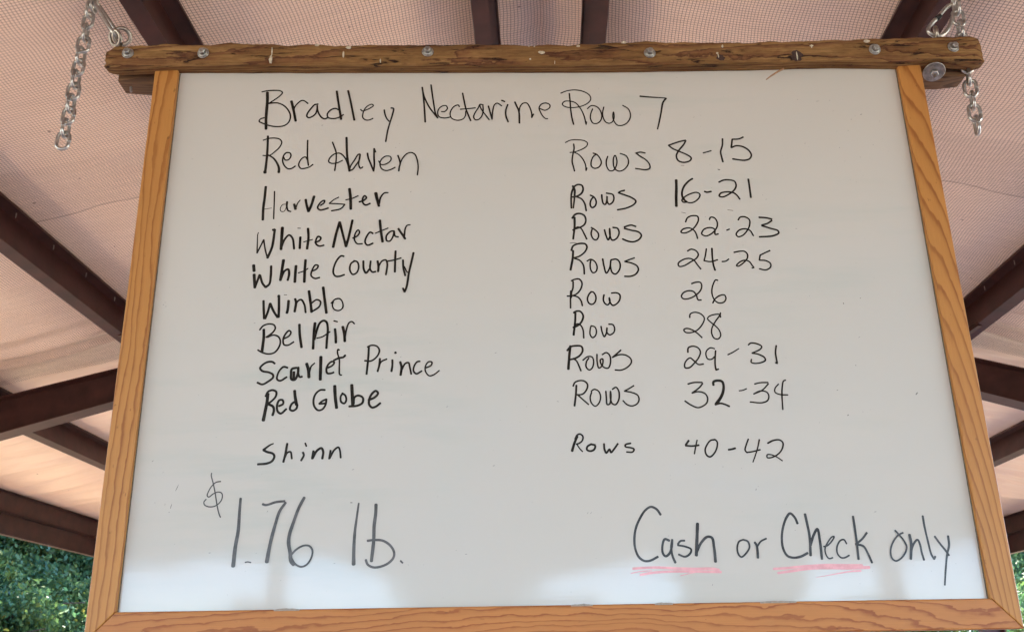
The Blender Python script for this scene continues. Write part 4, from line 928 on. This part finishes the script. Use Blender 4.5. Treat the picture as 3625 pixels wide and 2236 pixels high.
(37,55,[[-3801,-2826,-3878,-2948,-3930,-3141,-3978,-3382,-4012,-3646]]),
(42,55,[[-3539,-2758,-3607,-2900,-3673,-3106,-3720,-3284,-3722,-3399,-3693,-3525,-3673,-3639,-3632,-3683]]),
(28,28,[[-3696,-3576,-3612,-3482,-3512,-3429,-3434,-3434,-3386,-3492,-3394,-3593,-3459,-3692,-3534,-3716,-3613,-3677,-3669,-3601]])]),
('grey handwriting, large and worn','grey',[(10,10,[[-2881,-2839,-2855,-2840]]),
(26,55,[[-2763,-2849,-2780,-3015,-2803,-3259,-2808,-3475,-2803,-3695]]),
(34,34,[[-2622,-3374,-2521,-3365,-2404,-3377,-2299,-3445,-2245,-3534,-2250,-3609,-2319,-3684,-2433,-3732,-2535,-3737,-2607,-3698,-2635,-3635]]),
(47,47,[[-2517,-2870,-2517,-2993,-2534,-3173,-2534,-3378,-2557,-3655]]),
(26,26,[[-2150,-3655,-2133,-3674,-2120,-3684]])]),
('','dgrey',[(34,34,[[1530,-3072,1476,-2993,1399,-2959,1317,-3004,1231,-3120,1164,-3260,1135,-3414,1141,-3541,1186,-3655,1260,-3707,1338,-3705,1452,-3653]]),
(34,34,[[1629,-3434,1565,-3413,1527,-3496,1526,-3610,1562,-3648,1617,-3611,1655,-3523,1669,-3421]]),
(34,34,[[1669,-3428,1647,-3548,1659,-3650,1692,-3738]]),
(29,29,[[1844,-3437,1785,-3442,1743,-3486],[1742,-3499,1844,-3519,1926,-3559,1908,-3615,1834,-3658,1745,-3626]]),
(45,45,[[2045,-3202,2025,-3375,1993,-3644]]),
(34,42,[[2000,-3604,2069,-3478,2167,-3390,2232,-3404,2252,-3544,2255,-3734]]),
(26,26,[[2673,-3436,2612,-3461,2577,-3549,2588,-3638,2624,-3674,2693,-3627,2752,-3539,2736,-3462,2673,-3436]]),
(34,34,[[2832,-3476,2854,-3515,2860,-3591,2856,-3690]]),
(26,26,[[2858,-3541,2918,-3465,3001,-3425]])]),
('','dgrey',[(35,35,[[3469,-3223,3439,-3138,3380,-3079,3321,-3136,3251,-3290,3221,-3444,3227,-3571,3275,-3667,3350,-3693,3455,-3682,3565,-3633]]),
(37,37,[[3590,-3091,3603,-3205,3619,-3398,3602,-3668]]),
(37,37,[[3619,-3526,3679,-3386,3742,-3304,3757,-3452,3756,-3718]]),
(22,22,[[3800,-3548,3854,-3536,3943,-3454,3968,-3410,3935,-3416,3866,-3491,3816,-3580,3824,-3669,3858,-3713,3911,-3702]]),
(24,24,[[4131,-3514,4100,-3457,4046,-3469,3989,-3557,3984,-3646,4028,-3703,4080,-3704,4147,-3673]]),
(31,31,[[4438,-3365,4363,-3448,4261,-3523],[4261,-3523,4362,-3550,4413,-3652,4454,-3779]]),
(34,34,[[4272,-3134,4275,-3279,4276,-3510,4270,-3728]]),
(26,26,[[4845,-3339,4895,-3404,4948,-3482,4974,-3571,4934,-3660,4858,-3734,4789,-3759,4743,-3720,4738,-3619,4788,-3505,4881,-3404,4952,-3373]]),
(37,37,[[5040,-3400,5045,-3521,5007,-3737]]),
(31,31,[[5029,-3623,5087,-3522,5147,-3472,5170,-3536,5178,-3650,5194,-3752]]),
(31,31,[[5272,-3141,5274,-3294,5289,-3487,5310,-3678,5339,-3741],[5339,-3741,5361,-3706]]),
(31,31,[[5397,-3430,5453,-3527,5526,-3637,5556,-3694]]),
(34,24,[[5588,-3427,5580,-3555,5532,-3681,5479,-3882,5430,-4096]])]),
('pale pink underline','pink',[(34,41,[[1093,-3811,1255,-3801,1448,-3800,1705,-3816,1963,-3826,2221,-3830,2291,-3847]]),
(33,33,[[1191,-3896,1353,-3871,1573,-3858,1831,-3859,2089,-3867,2321,-3873]]),
(14,14,[[1063,-3873,1187,-3850,1355,-3840]]),
(12,12,[[1750,-3917,1894,-3885,2024,-3868]])]),
('pale pink underline','pink',[(34,44,[[3061,-3842,3233,-3835,3495,-3815,3820,-3804,4079,-3811,4312,-3817]]),
(34,44,[[3116,-3900,3293,-3877,3556,-3847,3816,-3839,4074,-3846,4406,-3841]]),
(26,5,[[4283,-3886,4133,-3893,3935,-3922,3645,-3967]])])]
def smooth_line(p, step=0.0012):
    p = [Vector(q) for q in p]
    if len(p) == 2: return p
    q = [p[0]*2 - p[1]] + p + [p[-1]*2 - p[-2]]; outp = []
    for i in range(1, len(q) - 2):
        a, b, c, d = q[i-1], q[i], q[i+1], q[i+2]
        # centripetal spline: no overshoot where points crowd
        t0 = 0.0; t1 = t0 + max(1e-6, (b-a).length ** .5); t2 = t1 + max(1e-6, (c-b).length ** .5); t3 = t2 + max(1e-6, (d-c).length ** .5)
        k = max(2, int((c-b).length / step))
        for j in range(k):
            t = t1 + (t2 - t1) * j / k
            A1 = a*((t1-t)/(t1-t0)) + b*((t-t0)/(t1-t0)); A2 = b*((t2-t)/(t2-t1)) + c*((t-t1)/(t2-t1)); A3 = c*((t3-t)/(t3-t2)) + d*((t-t2)/(t3-t2))
            B1 = A1*((t2-t)/(t2-t0)) + A2*((t-t0)/(t2-t0)); B2 = A2*((t3-t)/(t3-t1)) + A3*((t-t1)/(t3-t1))
            outp.append(B1*((t2-t)/(t2-t1)) + B2*((t-t1)/(t2-t1)))
    return outp + [p[-1]]
def ribbon(m, pts, w0, w1, y, rnd):
    pts = smooth_line(pts); n = len(pts)
    if n < 2: return y
    jit = [rnd.uniform(.94, 1.05) for _ in range(n // 6 + 3)]
    Ls, Rs, dirs = [], [], []
    for i, p in enumerate(pts):
        t = (pts[min(i+1, n-1)] - pts[max(i-1, 0)])
        t = t.normalized() if t.length > 1e-9 else Vector((1, 0))
        dirs.append(t)
        f = i / max(1, n-1); q = i / 6.0; jj = jit[int(q)] * (1 - q % 1) + jit[int(q)+1] * (q % 1)
        w = (w0 + (w1 - w0) * f) * 0.5 * jj
        nn = Vector((-t.y, t.x)); Ls.append(p + nn*w); Rs.append(p - nn*w)
    vs = []; fs = []
    for i in range(n):
        yy = y - 0.0000015 * i
        vs += [(Ls[i].x, yy, Ls[i].y), (Rs[i].x, yy, Rs[i].y)]
        if i: fs.append((2*i-2, 2*i-1, 2*i+1, 2*i))
    m.add(vs, fs)
    for (p, t, w, s, i) in ((pts[0], dirs[0], w0/2, -1, 0), (pts[-1], dirs[-1], w1/2, 1, n-1)):
        yy = y - 0.0000015 * i; nn = Vector((-t.y, t.x)); k = 6
        arc = [p + nn*w*0.97*math.cos(math.pi*q/k) + t*s*w*(0.62)*math.sin(math.pi*q/k) for q in range(k+1)]
        m.add([(a.x, yy, a.y) for a in arc], [tuple(range(k+1)) if s < 0 else tuple(range(k+1))[::-1]])
    return y - 0.0000015 * n - 0.000004
rnd = random.Random(1)
for (lab, mt, strokes) in STROKES:
    m = MB(); y = -0.00012
    for (w0, w1, polys) in strokes:
        K = len(polys)
        for q, c in enumerate(polys):
            pts = [(c[2*i]/10000.0, c[2*i+1]/10000.0) for i in range(len(c)//2)]
            a = w0 + (w1 - w0)*q/K; b = w0 + (w1 - w0)*(q+1)/K
            y = ribbon(m, pts, a/10000.0, b/10000.0, y, rnd)
            if y < -0.0009: y = -0.00012
    # all faces towards the viewer
    o = m.build('underline' if mt == 'pink' else 'handwriting', M_INK[mt], wb, fix=False)
    me = o.data
    if lab: o['label'] = lab
    flip = [p.index for p in me.polygons if p.normal.y > 0]
    if flip:
        import bmesh
        bm = bmesh.new(); bm.from_mesh(me); bm.faces.ensure_lookup_table(); bmesh.ops.reverse_faces(bm, faces=[bm.faces[i] for i in flip]); bm.to_mesh(me); bm.free()
# thin dark strips painting a contact shadow where the panel meets the frame
M_EDGE_SHADE = flat('edge_shade', (0.20, 0.165, 0.12), 0.9, nscale=120, namp=0.5)
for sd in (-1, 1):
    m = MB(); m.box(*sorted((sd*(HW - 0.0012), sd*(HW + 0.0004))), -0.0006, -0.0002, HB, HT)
    m.build('edge_shade_strip', M_EDGE_SHADE, wb)
# stray specks and scratches of dried ink
m = MB(); rs = random.Random(12)
def fleck(x, z, L, w, a):
    d = Vector((math.cos(a), math.sin(a))); nn = Vector((-d.y, d.x)); c = Vector((x, z)); k = 8
    ring = [c + d*L*.5*math.cos(2*math.pi*q/k)*rs.uniform(.75, 1.1) + nn*w*.5*math.sin(2*math.pi*q/k)*rs.uniform(.75, 1.1) for q in range(k)]
    m.add([(p.x, -0.0001, p.y) for p in ring], [tuple(range(k))])
for (x, z, L, w, a) in [(0.52943, 0.34201, 0.004, 0.0014, 0.4), (0.5117, 0.33278, 0.002, 0.0012, 0.6), (0.51886, 0.33905, 0.001, 0.0007, 0.6), (0.55823, 0.32888, 0.0012, 0.001, 0), (0.50377, 0.31203, 0.002, 0.0007, -0.6), (0.48534, 0.28025, 0.0016, 0.001, 0.5), (0.54148, 0.28506, 0.001, 0.001, 0), (0.51694, 0.26233, 0.0012, 0.001, 0), (0.46013, 0.36768, 0.006, 0.0006, 0.1), (0.48052, 0.36905, 0.0013, 0.001, 0), (0.42683, 0.37106, 0.001, 0.001, 0), (0.45625, 0.00971, 0.0028, 0.0018, -1.2), (0.48351, 0.01799, 0.0018, 0.0014, 0), (0.4617, -0.08962, 0.002, 0.0013, 0), (0.54693, -0.13456, 0.006, 0.0018, 0.8), (0.43988, -0.16585, 0.003, 0.0016, 1.0), (0.46014, -0.30738, 0.005, 0.0008, 0.1), (-0.53607, -0.25952, 0.011, 0.0009, 1.2), (-0.5419, -0.28547, 0.008, 0.0009, 1.35), (-0.54361, -0.29404, 0.0016, 0.0008, 0), (-0.58471, 0.01955, 0.0015, 0.0009, 0.4), (-0.58237, 0.02317, 0.0015, 0.0009, 0.4), (-0.58055, 0.01659, 0.0015, 0.0009, 0.4)]: fleck(x, z, L, w, a)
for q in range(150):
    x, z = rs.uniform(-HW*.96, HW*.96), rs.uniform(HB*.97, HT*.93)
    fleck(x, z, rs.choice((.0006, .0008, .001, .0012, .0035)), rs.choice((.0005, .0006, .0008)), rs.uniform(-.3, 1.4))
m.build('ink_specks', ink('dried_ink_specks', (0.12, 0.11, 0.10), 0.5, 0.6), wb, fix=True)['kind'] = 'stuff'
# two curled chips of board facing along the lower edge
M_CHIP = flat('grey_filler', (0.33, 0.27, 0.21), 0.8, nscale=200)
for (x0, x1) in ((-0.385, -0.35), (0.02, 0.05), (0.135, 0.16), (0.28, 0.33)):
    m = MB(); nn = 10
    top = [(x0 + (x1-x0)*q/nn, -0.0104, HB + 0.0016*math.sin(math.pi*q/nn)*rs.uniform(.5, 1.2)) for q in range(nn+1)]
    m.add(top + [(a, b, HB - 0.0018) for a, b, c in top], [(q, q+1, nn+2+q, nn+1+q) for q in range(nn)])
    m.build('frame_chip', M_CHIP, wb)

# ------------------------------------------------------------------ chains and snap hooks
BM = wb.matrix_world.copy()
def W(p): return BM @ Vector(p)
PITCH, RW, HWD = 0.0235, 0.0029, 0.0094
def link_mesh():
    m = MB(); pts = []; st = (PITCH + 2*RW - 2*HWD) / 2 + 0.0012; k = 9
    for q in range(k + 1):
        a = math.pi * q / k; pts.append((HWD*math.cos(a), 0, st + HWD*math.sin(a)))
    for q in range(k + 1):
        a = math.pi + math.pi * q / k; pts.append((HWD*math.cos(a), 0, -st + HWD*math.sin(a)))
    m.tube(pts, RW, 10, closed=True)
    # butt-weld bead on one side
    m.tube([(HWD, 0, -0.0016), (HWD, 0, 0.0), (HWD, 0, 0.0016)], [RW*1.02, RW*1.22, RW*1.02], 10)
    return m
lnk = None
def chain(label, runs, face, seed):
    global lnk
    t = thing('chain', label, 'chain', runs[0][0], 'galvanised chains holding up the whiteboard')
    k = 0; rg = random.Random(seed)
    for (a, b, cnt, first) in runs:
        a, b = Vector(a), Vector(b); ax = (b - a).normalized()
        for i in range(cnt):
            c = a + ax * PITCH * i
            if lnk is None:
                lnk = link_mesh().build('link', M_ZINC, t, smooth=True); o = lnk
            else:
                o = lnk.copy(); COL.objects.link(o); o.parent = t
            ang = face + (math.pi/2 if (i + first) % 2 else 0.0) + rg.uniform(-.22, .22)
            zx = ax; f0 = Vector((0, -1, 0)); f0 = (f0 - zx*f0.dot(zx)).normalized(); f1 = zx.cross(f0)
            yy = f0*math.cos(ang) + f1*math.sin(ang); xx = yy.cross(zx)
            M = Matrix.Identity(4)
            for r in range(3): M[r][0] = xx[r]; M[r][1] = yy[r]; M[r][2] = zx[r]; M[r][3] = c[r]
            o.matrix_parent_inverse = Matrix.Identity(4)
            o.matrix_local = Matrix.Translation(-Vector(runs[0][0])) @ M
    return t

lc0, lc1 = Vector((-0.77145, 0.03, 0.59488)), Vector((-0.72418, 0.026, 0.5224))
def up_run(p, n): 
    w = W(p); return (w, w + Vector((0, 0.0, 1)), n, 1)
NUP = 61
lt0, lt1 = W((-0.77959, 0.03, 0.58045)), W((-0.79105, 0.03, 0.32256))
top_l = W((-0.7753, 0.03, 0.5937)); 
chain('bright chain at the left end of the board, free tail of links hanging well clear', [(lt0, lt1, 12, 1), up_run((-0.7753, 0.03, 0.5937), NUP)], 0.0, 2)
rt0, rt1 = W((0.72715, 0.004, 0.55713)), W((0.72041, 0.004, 0.31742))
chain('bright chain at the right end of the board, short tail hanging behind the timber', [(rt0, rt1, 11, 1), up_run((0.73924, 0.026, 0.58238), NUP)], 0.12, 4)
def hook(label, pts, rad, sleeve, ring_at, ring_ax):
    c0 = W(pts[0]); t = thing('snap_hook', label, 'snap hook', c0, 'snap hooks between chain and board')
    loc_ = lambda p: W(p) - c0
    wp = [loc_(p) for p in pts]; n = len(wp); sm = []
    for i in range(n):
        a, b, c, d = wp[i-1], wp[i], wp[(i+1) % n], wp[(i+2) % n]
        for j in range(6):
            u = j/6.0; sm.append(0.5*((2*b) + (c-a)*u + (2*a-5*b+4*c-d)*u*u + (3*b-a-3*c+d)*u**3))
    m = MB(); m.tube(sm, rad, 12, closed=True); m.build('hook_body', M_ZINC, t, smooth=True)
    if sleeve:
        m = MB(); m.tube([loc_(p) for p in sleeve], rad*1.3, 14); m.build('gate_sleeve', M_BLACK, t, smooth=True)
    if ring_at is not None:
        m = MB(); torus(m, loc_(ring_at), ring_ax, 0.0128, 0.0033); m.build('ring', M_IRON, t, smooth=True)
ld = (lc1 - lc0).normalized(); lx = Vector((0.25, 0.95, 0.1)); lx = (lx - ld*lx.dot(ld)).normalized()
LL = (lc1 - lc0).length
hook('narrow snap hook seen edge on, joining the left chain to an iron ring',
     [tuple(lc0 + ld*LL*a + lx*b) for a, b in ((0.0, 0.0), (0.03, 0.007), (0.2, 0.009), (0.5, 0.011), (0.8, 0.013), (0.97, 0.010), (1.03, 0.0), (0.97, -0.008), (0.8, -0.010), (0.5, -0.009), (0.2, -0.008), (0.03, -0.006))],
     0.0034, None, tuple((-0.72692, 0.024, 0.51864)), (-0.45, -0.72, -0.45))
hook('wide pear shaped snap hook with a black sleeve on its gate, under the right chain',
     [(0.69366, 0.026, 0.5121), (0.68281, 0.026, 0.52003), (0.68255, 0.026, 0.52839), (0.68997, 0.026, 0.53912), (0.70331, 0.026, 0.55227), (0.71714, 0.026, 0.56792), (0.72666, 0.026, 0.57588), (0.73493, 0.026, 0.57875), (0.73688, 0.026, 0.57337), (0.73408, 0.026, 0.56415), (0.72367, 0.026, 0.54008), (0.71508, 0.026, 0.52528), (0.70427, 0.026, 0.51511)], 0.0036, [(0.69947, 0.026, 0.54747), (0.70717, 0.026, 0.55466)], None, None)

bpy.context.view_layer.update()
